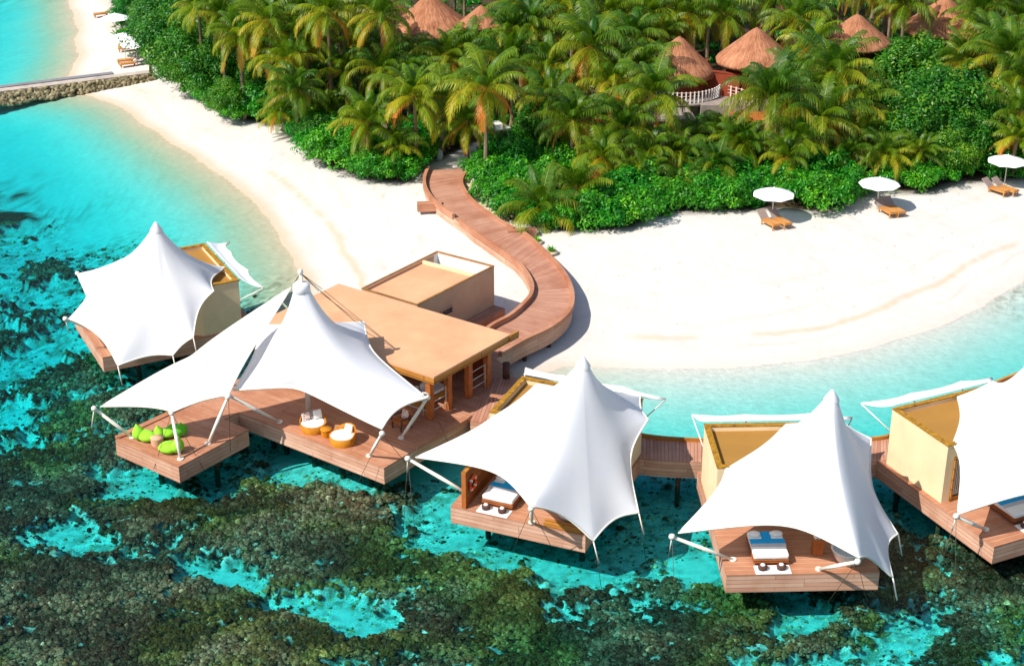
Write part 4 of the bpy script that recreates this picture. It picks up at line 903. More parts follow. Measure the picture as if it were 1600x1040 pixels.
mb = MB(); mb.lathe([(0.27, 0.36), (0.28, 0.38), (0.27, 0.40), (0.0, 0.40)], (0, 0, 0), 24); mb.build('table_top', M['rattan'], r)
def beanbag(label, px, py, rz, mt, s=1.0):
    q = P(px, py, ZD); r = thing('beanbag', label, 'beanbag', q, rz, 'green beanbags on the platform', s)
    mb = MB(); mb.blob((0.1, 0, 0.26), (0.52, 0.40, 0.26), px, 0.06, 20, 14, -0.22); mb.build('seat', M[mt], r)
    mb = MB(); mb.blob((-0.30, 0, 0.36), (0.30, 0.40, 0.34), px+1, 0.05, 20, 14, -0.3, (-0.10, 0, 0.14)); mb.build('backrest', M[mt], r)
beanbag('pale green beanbag nearest the platform left corner', 226, 687, -0.3, 'lime', 0.95); beanbag('lime beanbag behind the white pole', 258, 683, 0.4, 'lime', 0.85)
beanbag('darker green beanbag, rearmost beside the white pole', 277, 678, 2.4, 'green_fabric', 0.9); beanbag('pale green beanbag nearest the platform front corner', 268, 706, 3.1, 'lime', 1.0)
q = P(246, 694, ZD); r = thing('stump_table', 'round tan drum table among the green beanbags', 'table', q)
mb = MB(); mb.lathe([(0.26, 0), (0.29, 0.2), (0.29, 0.36)], (0, 0, 0), 24); mb.build('base', M['peach'], r)
mb = MB(); mb.lathe([(0.30, 0.36), (0.30, 0.39), (0.0, 0.40)], (0, 0, 0), 24); mb.build('table_top', M['peach'], r)
q = P(628, 668, ZD); r = thing('wooden_armchair', 'dark wooden armchair with black and white cushion under the canopy', 'armchair', q, -0.8)
mb = MB(); mb.box((0, 0, 0.40), (0.7, 0.7, 0.06)); mb.build('seat', M['column'], r)
for i in range(4): mb = MB(); mb.box(((-1)**i*0.31, (-1)**(i//2)*0.31, 0.185), (0.06, 0.06, 0.37)); mb.build('leg', M['darkwood'], r)
mb = MB(); mb.box((0, 0.34, 0.70), (0.68, 0.06, 0.50)); mb.build('backrest', M['column'], r)
for s_ in (-1, 1): mb = MB(); mb.box((s_*0.36, 0, 0.62), (0.06, 0.7, 0.05)); mb.box((s_*0.36, -0.3, 0.49), (0.05, 0.05, 0.22)); mb.build('armrest', M['darkwood'], r)
c = MB(); c.box((0, 0, 0), (0.44, 0.13, 0.44)); o = c.build('scatter_cushion', M['pattern']); bevel(o, 0.055); o.location = q+Vector((0.18, 0.12, 0.66)); o.rotation_euler = (R(-20), 0, -0.8); tag(o, 'black and white patterned cushion on the dark wooden armchair', 'cushion')
q = P(685, 634, ZD)+Vector((-0.5, 0.7, 0)); r = thing('lounge_sofa', 'low timber sofa with white cushions between the front columns', 'sofa', q, math.atan2(d.y, d.x) if hasattr(d, 'y') else 0.8)
mb = MB(); mb.box((0, 0, 0.19), (2.0, 0.95, 0.38)); mb.build('base', M['golden'], r)
mb = MB(); mb.box((0, 0, 0.46), (1.9, 0.85, 0.16)); o = mb.build('seat_cushion', M['white'], r); bevel(o, 0.05)
for i in range(3): mb = MB(); mb.blob((-0.6+0.6*i, 0.33, 0.68), (0.26, 0.1, 0.2), i, 0.05); mb.build('back_cushion', M['white'], r)
for i, (px, py) in enumerate(((712, 612), (724, 604))):
    q = P(px, py, ZD)+Vector((-0.6, 1.2, 0)); r = thing('cafe_chair', ['white cushioned chair just inside the pavilion opening', 'white cushioned chair deeper inside the pavilion opening'][i], 'chair', q, 0.6+i, 'chairs inside the pavilion')
    mb = MB(); mb.box((0, 0, 0.44), (0.55, 0.55, 0.10)); mb.build('seat', M['white'], r)
    mb = MB(); mb.box((0, 0.27, 0.72), (0.55, 0.08, 0.5)); mb.build('backrest', M['white'], r)
    for k in range(4): mb = MB(); mb.box(((-1)**k*0.23, (-1)**(k//2)*0.23, 0.195), (0.04, 0.04, 0.39)); mb.build('leg', M['darkwood'], r)
q = P(791, 590, ZD); r = thing('bollard', 'dark timber mooring bollard on the deck beside the boardwalk', 'bollard', q)
mb = MB(); mb.tube((0, 0, 0), (0, 0, 0.78), 0.19, 0.18, 14); mb.build('post', M['darkwood'], r)
mb = MB(); mb.lathe([(0.20, 0.78), (0.20, 0.82), (0.0, 0.84)], (0, 0, 0), 14); mb.build('cap', M['darkwood'], r)
q = P(780, 629, ZD); r = thing('deck_bench', 'small pale bench slat by the walkway next to the golden roof', 'bench', q, -0.3)
mb = MB(); mb.box((0, 0, 0.35), (0.9, 0.25, 0.05)); mb.build('seat', M['deck'], r)
for s_ in (-1, 1): mb = MB(); mb.box((s_*0.35, 0, 0.163), (0.06, 0.2, 0.325)); mb.build('leg', M['darkwood'], r)
for i, (px, py) in enumerate(((744, 500), (752, 497), (760, 494), (768, 491))):
    q = c0-dw*(0.6+0.45*i)+no*1.0; mb = MB(); mb.lathe([(0.0, 0), (0.16, 0.02), (0.20, 0.15), (0.12, 0.3), (0.0, 0.32)], (0, 0, 0), 12); o = mb.build('lantern', M['orange']); o.location = (q.x, q.y, max(0.5, ground_z(q.x, q.y)))
    tag(o, ['first', 'second', 'third', 'last'][i]+' orange lantern from the right under the wall ledge', 'lantern', 'orange lanterns under the ledge')

# ------------------------------------------------------------------ causeway at upper left
q0, q1 = P(-60, 150, 0.9), P(238, 112, 0.95)
cwy = thing('stone_causeway', 'long low causeway of rubble stone with flat top at upper left', 'causeway', (0, 0, 0))
dd = (q1-q0).normalized(); nn = Vector((-dd.y, dd.x, 0))
mb = MB(); mb.prism([tuple(q0-nn*0.1)[:2], tuple(q1-nn*0.1)[:2], tuple(q1+nn*0.8)[:2], tuple(q0+nn*0.8)[:2]], 0.3, 0.9); mb.build('paving', M['concrete'], cwy)
mb = MB(); mb.prism([tuple(q0+nn*0.85)[:2], tuple(q1-dd*3+nn*0.85)[:2], tuple(q1-dd*3+nn*1.5)[:2], tuple(q0+nn*1.5)[:2]], 0.2, 0.96); mb.build('walking_slab', M['slate'], cwy)
mb = MB(); rr = random.Random(3); L = (q1-q0).length
for i in range(800):
    t = rr.random(); k = rr.random(); wd = 1.15*(1-0.75*t); c = q0+dd*(t*L)-nn*(0.1+k*wd)
    r_ = rr.uniform(0.10, 0.24); mb.blob((c.x, c.y, 0.86-k*0.9*(1-0.35*t)-0.08), (r_*1.2, r_, r_*0.75), i, 0.22, 7, 5)
mb.build('rubble_wall', M['rubble'], cwy)
q = P(236, 112, 0.95); r = thing('wooden_post', 'short weathered post at the landward end of the causeway', 'post', q)
mb = MB(); mb.tube((0, 0, -0.1), (0.05, 0, 1.25), 0.16, 0.12, 10); mb.build('shaft', M['pile'], r)

# ------------------------------------------------------------------ beach furniture
def parasol_proto(label, loc):
    r = thing('beach_parasol', label, 'parasol', loc, 0.2, 'white beach parasols')
    mb = MB(); seg = 8; Rr, hb, ht = 1.35, 1.72, 2.2
    for k in range(seg):
        a0, a1 = 2*math.pi*k/seg, 2*math.pi*(k+1)/seg
        p = lambda rr_, a, sag: (rr_*math.cos(a), rr_*math.sin(a), ht+(hb-ht)*(rr_/Rr)**1.15-sag)
        for j in range(4):
            r0, r1 = Rr*j/4, Rr*(j+1)/4
            am = (a0+a1)/2
            for (b0, b1) in ((a0, am), (am, a1)):
                s0 = 0.0 if b0 == a0 else 1; s1 = 1 if b0 == a0 else 0.0
                sq = lambda rr_, s: rr_*(1-0.05*s)
                q = [p(sq(r0, s0), b0, 0), p(sq(r1, s0), b0, 0), p(sq(r1, s1), b1, 0), p(sq(r0, s1), b1, 0)]
                mb.face(q if j else [q[0], q[1], q[2]], None, False)
    o = mb.build('canopy', M['parasol'], r); solidify(o, 0.02)
    mb = MB(); mb.tube((0, 0, 0), (0, 0, 2.28), 0.035, 0.03, 8); mb.build('pole', M['steel'], r)
    mb = MB()
    for k in range(8):
        a = 2*math.pi*k/8; mb.tube((0.03*math.cos(a), 0.03*math.sin(a), 1.62), (0.75*math.cos(a), 0.75*math.sin(a), 1.92), 0.012, 0.012, 4)
    mb.build('ribs', M['steel'], r)
    return r
def lounger_proto(label, loc, rz):
    r = thing('sun_lounger', label, 'sun lounger', loc, rz, 'teak sun loungers on the sand')
    mb = MB(); mb.box((0, -0.35, 0.30), (0.62, 1.3, 0.05), 0, math.pi/2); mb.build('frame', M['lounger'], r)
    for sx in (-0.26, 0.26):
        for sy in (-0.9, 0.25): mb = MB(); mb.box((sx, sy, 0.14), (0.06, 0.08, 0.28)); mb.build('leg', M['lounger'], r)
    mb = MB(); mb.box((0, -0.35, 0.36), (0.54, 1.22, 0.07)); mb.build('seat_pad', M['lounger'], r)
    mb = MB(); a = R(38); y0, z0 = 0.30, 0.34; y1, z1 = y0+0.75*math.cos(a), z0+0.75*math.sin(a)
    for x0_, x1_ in ((-0.30, 0.30),):
        up = Vector((0, -math.sin(a), math.cos(a)))*0.07
        A0 = [Vector((x0_, y0, z0)), Vector((x1_, y0, z0)), Vector((x1_, y1, z1)), Vector((x0_, y1, z1))]; B0 = [v+up for v in A0]
        mb.face(B0, [(0, 0), (0.6, 0), (0.6, 0.75), (0, 0.75)]); mb.face(A0[::-1])
        for i in range(4): j = (i+1) % 4; mb.face([A0[i], A0[j], B0[j], B0[i]])
    mb.build('backrest', M['cushion_grey'], r)
    return r
def on(px, py, zg=1.0):
    z = zg
    for _ in range(3):
        q = P(px, py, z); z = ground_z(q.x, q.y)
    return P(px, py, z)
pp = parasol_proto('white octagonal parasol, left of the three on the right beach', on(1206, 344))
copy_thing(pp, 'white octagonal parasol, middle of the three on the right beach', on(1370, 327), 0.5); copy_thing(pp, 'white octagonal parasol, rightmost on the beach by the hedge end', on(1569, 290), 0.1)
copy_thing(pp, 'white parasol tilted on the upper left beach, nearest to the camera-side trees', on(196, 90), 0.3); copy_thing(pp, 'white parasol on the upper left beach half under the tree', on(215, 101), 0.1)
copy_thing(pp, 'white parasol at the top left beach beside a single lounger', on(183, 58), 0.1)
lp = lounger_proto('teak sun lounger, left of the pair under the left parasol of the right beach', on(1199, 352), 0.50)
for lab, px, py, rz in (('teak sun lounger, right of the pair under the left parasol of the right beach', 1217, 350, 0.50), ('teak sun lounger, left of the pair under the middle parasol', 1382, 333, 0.42), ('teak sun lounger, right of the pair under the middle parasol', 1395, 332, 0.42),
    ('teak sun lounger, left of the pair under the rightmost parasol', 1553, 301, 0.72), ('teak sun lounger, right of the pair under the rightmost parasol', 1568, 300, 0.72),
    ('wooden sun lounger, upper one of the stacked looking pair under the half hidden parasol', 203, 76, -1.35), ('wooden sun lounger, lower one of the pair under the half hidden parasol', 203, 80, -1.35),
    ('wooden sun lounger, upper one of the pair beside the causeway', 202, 99, -1.2), ('wooden sun lounger, lower one of the pair beside the causeway', 206, 104, -1.2), ('wooden sun lounger alone at the top left beach', 163, 26, -1.1)):
    copy_thing(lp, lab, on(px, py), rz)
# beach pots, urn, agaves, stones
q = on(687, 251); r = thing('tall_jar', 'pale grey glazed jar standing at the boardwalk start', 'jar', q)
mb = MB(); mb.lathe([(0.0, 0), (0.18, 0), (0.26, 0.3), (0.27, 0.55), (0.20, 0.75), (0.17, 0.78)], (0, 0, 0), 20); mb.build('body', M['palepot'], r)
mb = MB(); mb.lathe([(0.16, 0.76), (0.18, 0.82), (0.14, 0.82), (0.13, 0.7), (0.0, 0.65)], (0, 0, 0), 20); mb.build('rim', M['palepot'], r)
for px, py, lab in ((685, 327, 'black ball pot on the sand left of the boardwalk'), (822, 374, 'black ball pot at the right edge of the boardwalk')):
    q = on(px, py); r = thing('ball_pot', lab, 'pot', q, 0, 'black ball pots by the boardwalk'); mb = MB(); mb.lathe([(0.0, 0), (0.15, 0), (0.27, 0.15), (0.27, 0.3), (0.16, 0.44)], (0, 0, 0), 18); mb.build('body', M['black'], r)
    mb = MB(); mb.lathe([(0.15, 0.44), (0.17, 0.48), (0.12, 0.48), (0.11, 0.4), (0.0, 0.38)], (0, 0, 0), 18); mb.build('rim', M['black'], r)
for px, py, lab in ((838, 381, 'spiky agave in a stone bowl, nearer the boardwalk'), (861, 397, 'spiky agave in a stone bowl, farther out on the sand')):
    q = on(px, py); r = thing('potted_agave', lab, 'potted plant', q, 0, 'agaves on the sand'); mb = MB(); mb.lathe([(0.0, 0), (0.3, 0), (0.42, 0.1), (0.40, 0.2), (0.30, 0.2), (0.0, 0.16)], (0, 0, 0), 16); mb.build('bowl', M['stone'], r)
    mb = MB(); rr = random.Random(px)
    for k in range(26):
        a = k*2.4; e = R(rr.uniform(20, 80)); L = rr.uniform(0.35, 0.55); dx, dy = math.cos(a)*math.cos(e), math.sin(a)*math.cos(e); s = Vector((-math.sin(a), math.cos(a), 0))*0.05; b0 = Vector((0, 0, 0.16)); t0 = b0+Vector((dx, dy, math.sin(e)))*L; mid = b0.lerp(t0, 0.45)
        mb.face([b0-s*0.6, b0+s*0.6, mid+s, mid-s], None, False, 0.7); mb.face([mid-s, mid+s, t0], None, False, 0.95)
    mb.build('leaves', M['shrubleaf'], r)
rr = random.Random(12)
SP = [(727, 284), (731, 292), (730, 301), (741, 309), (750, 315), (757, 322), (766, 328), (773, 334), (781, 338), (789, 343), (796, 339), (806, 348), (748, 307), (737, 299)]
for i, (px, py) in enumerate(SP):
    q = on(px, py); mb = MB(); s_ = rr.uniform(0.18, 0.34); mb.blob((0, 0, s_*0.25), (s_*1.3, s_, s_*0.6), i+40, 0.2, 10, 8)
    o = mb.build('boulder', M['stone']); o.location = q
    tag(o, 'pale coral boulder along the right boardwalk kerb, '+['first', 'second', 'third', 'fourth', 'fifth', 'sixth', 'seventh', 'eighth', 'ninth', 'tenth', 'eleventh', 'twelfth', 'inner thirteenth', 'inner fourteenth'][i]+' from the grove end', 'boulder', 'boulders edging the boardwalk')
# golf buggy under the palms
q = on(778, 236); r = thing('golf_buggy', 'small white golf buggy with pink towels parked under the palms', 'golf buggy', q, 0.5)
mb = MB(); mb.box((0, 0, 0.45), (1.1, 2.2, 0.35)); mb.box((0, -0.8, 0.75), (1.05, 0.5, 0.3)); o = mb.build('body', M['white'], r); bevel(o, 0.08)
mb = MB(); mb.box((0, 0.1, 1.85), (1.2, 2.0, 0.08)); mb.build('roof', M['steel'], r)
for sx in (-0.5, 0.5):
    for a_, b_ in (((sx, -0.75, 0.9), (sx, -0.45, 1.82)), ((sx, 0.9, 0.6), (sx, 0.9, 1.82))): mb = MB(); mb.tube(a_, b_, 0.03, 0.03, 6); mb.build('roof_post', M['white'], r)
mb = MB(); mb.box((0, 0.2, 0.75), (1.0, 0.6, 0.2)); mb.build('seat', M['cart_red'], r)
for sx in (-0.5, 0.5):
    for sy in (-0.75, 0.75): mb = MB(); mb.tube((sx-0.08, sy, 0.24), (sx+0.08, sy, 0.24), 0.24, 0.24, 16); mb.build('wheel', M['rubber'], r)

# ------------------------------------------------------------------ thatched huts
def hut(label, apx, apy, rad_px, slope_px, ztop, wallmat='redbrown', full=True):
    """cone apex at a pixel; radius and drop measured in pixels at that distance"""
    a = P(apx, apy, ztop); sc_ = F_PX/(a.y*math.cos(PITCH)+(CAM_H-a.z)*math.sin(PITCH)); Rr = rad_px/sc_; H = slope_px/sc_/0.94
    r = thing('thatched_hut', label, 'hut', (a.x, a.y, ztop), 0, 'thatched round huts')
    rr = random.Random(int(apx)); seg = 56; mb = MB()
    prof = [(0.03, 0.0), (0.10, -0.035), (0.22, -0.15), (0.4, -0.35), (0.6, -0.56), (0.8, -0.77), (0.95, -0.93), (1.0, -1.0), (0.99, -1.10), (0.90, -1.06)]
    jit = [[1+0.018*rr.uniform(-1, 1) for _ in range(seg)] for _ in prof]; eave = [rr.uniform(0, 0.05) for _ in range(seg)]
    for i in range(len(prof)-1):
        for k in range(seg):
            k1 = (k+1) % seg; pts = []
            for (ii, kk) in ((i, k), (i+1, k), (i+1, k1), (i, k1)):
                rd, zz = prof[ii]; j = jit[ii][kk]; e = eave[kk] if ii >= 7 else 0; an = 2*math.pi*kk/seg
                pts.append((Rr*rd*j*math.cos(an), Rr*rd*j*math.sin(an), H*(zz)-e*H*0.6))
            u0, u1 = k/seg*3, (k+1)/seg*3
            mb.face(pts, [(u0, prof[i][1]*H), (u0, prof[i+1][1]*H), (u1, prof[i+1][1]*H), (u1, prof[i][1]*H)], True)
    mb.lathe([(0.0, 0.06), (Rr*0.05, 0.02), (Rr*0.05, -0.05)], (0, 0, 0), 12)
    mb.build('roof', M['thatch'], r)
    zb = -(ztop-0.7)
    mb = MB(); mb.lathe([(Rr*0.72, zb), (Rr*0.72, -H*0.9)], (0, 0, 0), 32); mb.lathe([(0, -H*0.9), (Rr*0.72, -H*0.9)], (0, 0, 0), 32); mb.build('wall', M[wallmat], r)
    return r, Rr, H
h1, R1, H1 = hut('left of the two thatched huts above the curved white railing', 1062, 58, 58, 50, 7.6)
h2, R2_, H2 = hut('largest clearly visible thatched hut, right beside the red wall', 1183, 44, 62, 46, 8.2)
hut('thatched hut roof at top centre, broad cone cropped by the photo top', 672, -8, 66, 48, 8.0); hut('small thatched cone peeking out right of the top centre roof', 752, 9, 36, 26, 7.6)
hut('thatched cone half hidden by the large broadleaf tree, upper right', 1340, 23, 56, 40, 8.0); hut('thatched cone touching the photo top near the right corner', 1478, -3, 64, 44, 8.2)
hut('dark thatched roof left of the top centre roof, mostly behind palms', 612, -6, 34, 34, 7.6)
# terrace with white railing below the left hut
tc = Vector(h1.location); zt_ = 3.5
te = thing('terrace', 'curved grey terrace with white post railing below the left hut', 'terrace', (tc.x, tc.y, 0))
RT = R1*1.22
mb = MB(); mb.lathe([(0.0, zt_), (RT, zt_), (RT+0.02, zt_-0.25), (RT-0.3, zt_-0.25), (RT-0.6, 0.6)], (0, 0, 0), 48); mb.build('platform', M['grey_stone'], te)
arc = [(RT*0.96*math.cos(a), RT*0.96*math.sin(a)) for a in [R(-165)+i*R(150)/26 for i in range(27)]]
e2 = Vector(h2.location)-tc
arc2 = arc+[(arc[-1][0]+(e2.x*0.95-arc[-1][0])*t, arc[-1][1]+(e2.y-R2_*1.15-arc[-1][1])*t) for t in (0.15, 0.3, 0.45, 0.6, 0.75, 0.9, 1.05)]
mb = MB()
for x, y in arc2: mb.box((x, y, zt_+0.42), (0.09, 0.09, 0.84))
mb.build('railing_posts', M['white'], te)
mb = MB()
for h in (0.78, 0.52, 0.28): mb.path([(x, y, zt_+h) for x, y in arc2], 0.028, 5)
mb.build('rails', M['peach'], te)
mb = MB(); mb.prism([(e2.x*0.25, e2.y-R2_*1.3), (e2.x+1.5, e2.y-R2_*1.3), (e2.x+1.5, e2.y+0.5), (e2.x*0.25, e2.y+0.5)], 0.6, zt_-0.02); mb.build('link_platform', M['grey_stone'], te)
w = thing('garden_wall', 'dark red garden wall between the two clearly visible huts', 'wall', (tc.x+e2.x*0.5, tc.y+e2.y*0.5, 0))
mb = MB(); mb.prism([(-1.2, -0.6), (1.5, -1.8), (1.6, -1.6), (-1.1, -0.4)], 0.7, 5.2); mb.prism([(-1.2, -0.4), (-1.0, -0.4), (-0.2, 3), (-0.4, 3)], 0.7, 5.15); mb.build('panel', M['redbrown'], w)
mb = MB(); mb.prism([(-1.25, -0.65), (1.55, -1.85), (1.65, -1.55), (-1.05, -0.35)], 5.2, 5.28); mb.build('coping', M['redbrown'], w)
# garden pavilion glimpsed under the palms
def cabin(label, px, py, wdt, dep, h, rz, wm, rm):
    q = on(px, py); r = thing('garden_cabin', label, 'cabin', q, rz)
    mb = MB(); mb.prism([(-wdt/2, -dep/2), (wdt/2, -dep/2), (wdt/2, dep/2), (-wdt/2, dep/2)], -0.2, h); mb.build('wall', M[wm], r)
    mb = MB(); mb.prism([(-wdt/2-0.3, -dep/2-0.4), (wdt/2+0.3, -dep/2-0.4), (wdt/2+0.3, dep/2+0.3), (-wdt/2-0.3, dep/2+0.3)], h, h+0.15); mb.build('roof', M[rm], r)
    mb = MB(); mb.prism([(-wdt*0.2, -dep/2-0.02), (wdt*0.15, -dep/2-0.02), (wdt*0.15, -dep/2-0.003), (-wdt*0.2, -dep/2-0.003)], 0, h*0.8); mb.build('doorway', M['darkwood'], r)
cabin('cream garden cabin peeking between fronds below the curved terrace', 1045, 226, 2.6, 2, 2.2, 0.1, 'cream', 'grey_stone'); cabin('low red roofed garden cabin hidden under the palms right of the terrace', 1215, 224, 6.0, 2.4, 1.9, 0.1, 'redbrown', 'column')
q = on(925, 222); r = thing('beach_tent', 'small orange arched tent between palm crowns', 'tent', q, 0.1)
mb = MB()
for i in range(8):
    a0, a1 = math.pi*i/8, math.pi*(i+1)/8; mb.face([(1.5*math.cos(a0), -0.7, 1.7*math.sin(a0)), (1.5*math.cos(a0), 0.9, 1.7*math.sin(a0)), (1.5*math.cos(a1), 0.9, 1.7*math.sin(a1)), (1.5*math.cos(a1), -0.7, 1.7*math.sin(a1))], None, True)
o = mb.build('shell', M['orange'], r); solidify(o, 0.05)
mb = MB(); mb.prism([(-1.4, 0.6), (1.4, 0.6), (1.4, 0.65), (-1.4, 0.65)], 0, 1.0); mb.build('rear_panel', M['black'], r)

# ------------------------------------------------------------------ vegetation
def frond(mb, rr, az, elev, L, tint, droop=1.0, twist=0.0):
    n = 13; p = Vector((0.08*math.cos(az), 0.08*math.sin(az), 0)); e = elev; pts = [p.copy()]
    hd = Vector((math.cos(az), math.sin(az), 0)); sd_ = Vector((-math.sin(az), math.cos(az), 0)); step = L/n; dirs = []
    for i in range(n):
        dv = hd*math.cos(e)+Vector((0, 0, 1))*math.sin(e); dirs.append(dv); p = p+dv*step+sd_*twist*step*i/n; pts.append(p.copy())
        e -= droop*(0.01+0.021*i)*(1 if e > -1.35 else 0)
    for i in range(n):
        w = 0.032*(1-i/n)+0.008; a, b = pts[i], pts[i+1]
        mb.face([a-sd_*w, a+sd_*w, b+sd_*w*0.8, b-sd_*w*0.8], None, False, min(1, tint+0.25))
    m = 34; fold = rr.uniform(0.25, 0.8)
    for i in range(m):
        t = 0.12+0.88*i/m; k = min(int(t*n), n-1); f_ = t*n-k; base = pts[k].lerp(pts[k+1], f_); dv = dirs[k]
        ll = L*0.27*(math.sin(math.pi*min(1, t*0.80+0.14))**0.7)*rr.uniform(0.8, 1.12)
        for s in (-1, 1):
            out = (sd_*s*0.9+dv*(0.35+0.6*t)).normalized(); hang = Vector((rr.uniform(-.12, .12), rr.uniform(-.12, .12), -1))
            m1 = base+(out*0.85+hang*fold*0.5).normalized()*ll*0.5; t1 = m1+(out*0.5+hang*(fold+rr.uniform(0.1, 0.6))).normalized()*ll*0.55
            w = dv*0.027; tt_ = min(1, max(0, tint+rr.uniform(-0.16, 0.16)))
            mb.face([base-w, base+w, m1+w*1.2, m1-w*1.2], None, False, tt_); mb.face([m1-w*1.2, m1+w*1.2, t1], None, False, min(1, tt_+0.08))
def palm_crown(seed, nf=25, dead=4, L=3.3):
    rr = random.Random(seed); mb = MB()
    for i in range(nf):
        t = i/(nf-1); az = i*2.39996+rr.uniform(-0.35, 0.35); el = R(86-112*t**1.05+rr.uniform(-10, 10)); tint = 0.12+0.42*t+rr.uniform(-0.17, 0.22)
        frond(mb, rr, az, el, L*rr.uniform(0.8, 1.1)*(0.75 if t < 0.08 else 1), tint, 0.6+0.75*rr.random(), rr.uniform(-0.25, 0.25))
    for i in range(dead):
        frond(mb, rr, rr.uniform(0, 6.28), R(rr.uniform(-50, -15)), L*0.85, rr.uniform(0.72, 0.98), 1.3, 0)
    return mb.mesh('palm_crown', M['palmleaf'], False)
CROWNS = [palm_crown(s, nf, dd_, L) for s, nf, dd_, L in ((1, 30, 2, 3.4), (2, 27, 4, 3.5), (3, 32, 1, 3.3), (4, 25, 4, 3.5), (5, 31, 2, 3.6), (6, 27, 1, 3.2))]
def trunk_mesh(seed):
    rr = random.Random(seed); mb = MB(); pts = []; rad = []; bx, by = rr.uniform(-0.12, 0.12), rr.uniform(-0.10, 0.10)
    for i in range(13):
        t = i/12; pts.append((bx*math.sin(t*2.2)*3*(1-t)*0.6, by*math.sin(t*2.6)*3*(1-t)*0.6, t)); rad.append(0.17-0.07*t+(0.07 if i == 0 else 0)+0.008*(i % 2))
    # radial rings built with unit height; the part is scaled in z to the palm's height
    for i in range(12): mb.tube(pts[i], pts[i+1], rad[i], rad[i+1], 9, False)
    return mb.mesh('palm_trunk', M['skin_trunk'], False)
TRUNKS = [trunk_mesh(s) for s in range(4)]
def coconuts(parent, z, seed):
    rr = random.Random(seed); mb = MB()
    for k in range(9): a = k*0.7; mb.blob((0.16*math.cos(a), 0.16*math.sin(a), -0.18-0.10*(k % 2)), (0.11, 0.11, 0.13), k, 0.05, 8, 6)
    return mb.mesh('fruit_bunch', M['bark'], False)
NUTS = coconuts(None, 0, 1)
plants = []
def palm(px, py, h, s=1.0, k=None, top=True, small=False):
    """crown centre at pixel (px,py), h metres above its ground"""
    q = P(px, py, 1.0+h); gz = 0.9
    r = thing('coconut_palm', '', 'palm tree', (q.x, q.y, gz), 0, 'coconut palms of the grove')
    k = rnd.randrange(6) if k is None else k
    t = bpy.data.objects.new('trunk', TRUNKS[rnd.randrange(4)]); COL.objects.link(t); t.parent = r; t.scale = (1, 1, h+0.12); t.rotation_euler = (0, 0, rnd.uniform(0, 6))
    c = bpy.data.objects.new('crown', CROWNS[k]); COL.objects.link(c); c.parent = r; c.location = (0, 0, h+0.1); c.rotation_euler = (rnd.uniform(-0.1, 0.1), rnd.uniform(-0.1, 0.1), rnd.uniform(0, 6.28)); c.scale = (s, s, s*rnd.uniform(0.95, 1.1))
    if rnd.random() < 0.5:
        n_ = bpy.data.objects.new('fruit_bunch', NUTS); COL.objects.link(n_); n_.parent = c
    plants.append((r, 'palm', px, py, h, k)); return r
def leaf_cloud(seed, R_, zc, nclump, nleaf, size, mat, name, squash=0.8, skirt=0.0):
    rr = random.Random(seed); mb = MB(); clumps = []
    for i in range(nclump):
        a = rr.uniform(0, 6.28); b = math.acos(rr.uniform(-0.45 if not skirt else -0.2, 1)); k = rr.uniform(0.62, 1.0)*(1+0.18*math.sin(3*a+seed))
        clumps.append((Vector((R_*k*math.sin(b)*math.cos(a), R_*k*math.sin(b)*math.sin(a), zc+R_*squash*k*math.cos(b))), rr.uniform(0.22, 0.40)*R_, rr.uniform(-0.25, 0.25)))
    for c, cr, ct in clumps:
        for j in range(nleaf):
            d_ = Vector((rr.gauss(0, 1), rr.gauss(0, 1), rr.gauss(0.25, 0.9))).normalized(); p = c+d_*cr*rr.uniform(0.6, 1.05)
            if p.z < 0.02: p.z = 0.02+rr.random()*0.2
            nrm = (d_+Vector((rr.uniform(-0.7, 0.7), rr.uniform(-0.7, 0.7), rr.uniform(0, 1.0)))).normalized(); u = nrm.orthogonal().normalized(); u = Matrix.Rotation(rr.uniform(0, 6.28), 3, nrm) @ u; v = nrm.cross(u); s = size*rr.uniform(0.6, 1.3)
            mb.face([p-u*s, p-v*s*0.45, p+u*s, p+v*s*0.45], None, False, min(1, max(0, 0.5+ct+rr.uniform(-0.3, 0.3))))
    return mb.mesh(name, mat, False)
SHR = [leaf_cloud(s, 1.55, 0.75, 34, 95, 0.115, M['shrubleaf'], 'shrub_leaves', 0.72, 1) for s in (11, 12, 13, 14)]
TRE = [leaf_cloud(s, 2.9, 2.75, 95, 110, 0.14, M['treeleaf'], 'tree_leaves', 0.85) for s in (21, 22, 23)]
def stems(seed, h, r):
    rr = random.Random(seed); mb = MB()
    mb.tube((0, 0, 0), (0.1, 0.05, h*0.45), r, r*0.8, 8)
    for k in range(5):
        a = k*1.26+rr.uniform(-0.3, 0.3); e = rr.uniform(0.5, 1.0); mb.tube((0.1, 0.05, h*0.42), (math.cos(a)*h*0.38*e, math.sin(a)*h*0.38*e, h*rr.uniform(0.8, 1.0)), r*0.6, r*0.15, 6)
    return mb.mesh('stems', M['bark'], False)
ST_S = stems(1, 1.2, 0.09); ST_T = stems(2, 3.6, 0.24)
def shrub(px, py, s=1.0, name='leafy_shrub', k=None):
    q = on(px, py, 0.9) if False else P(px, py, 0.9)
    r = thing(name, '', 'shrub', (q.x, q.y, 0.82), rnd.uniform(0, 6.28), 'leafy shrubs edging the beach', s)
    c = bpy.data.objects.new('foliage', SHR[rnd.randrange(4) if k is None else k]); COL.objects.link(c); c.parent = r; c.scale = (1, rnd.uniform(0.85, 1.1), rnd.uniform(0.8, 1.15))
    t = bpy.data.objects.new('stem', ST_S); COL.objects.link(t); t.parent = r
    plants.append((r, 'shrub', px, py, 1, 0)); return r
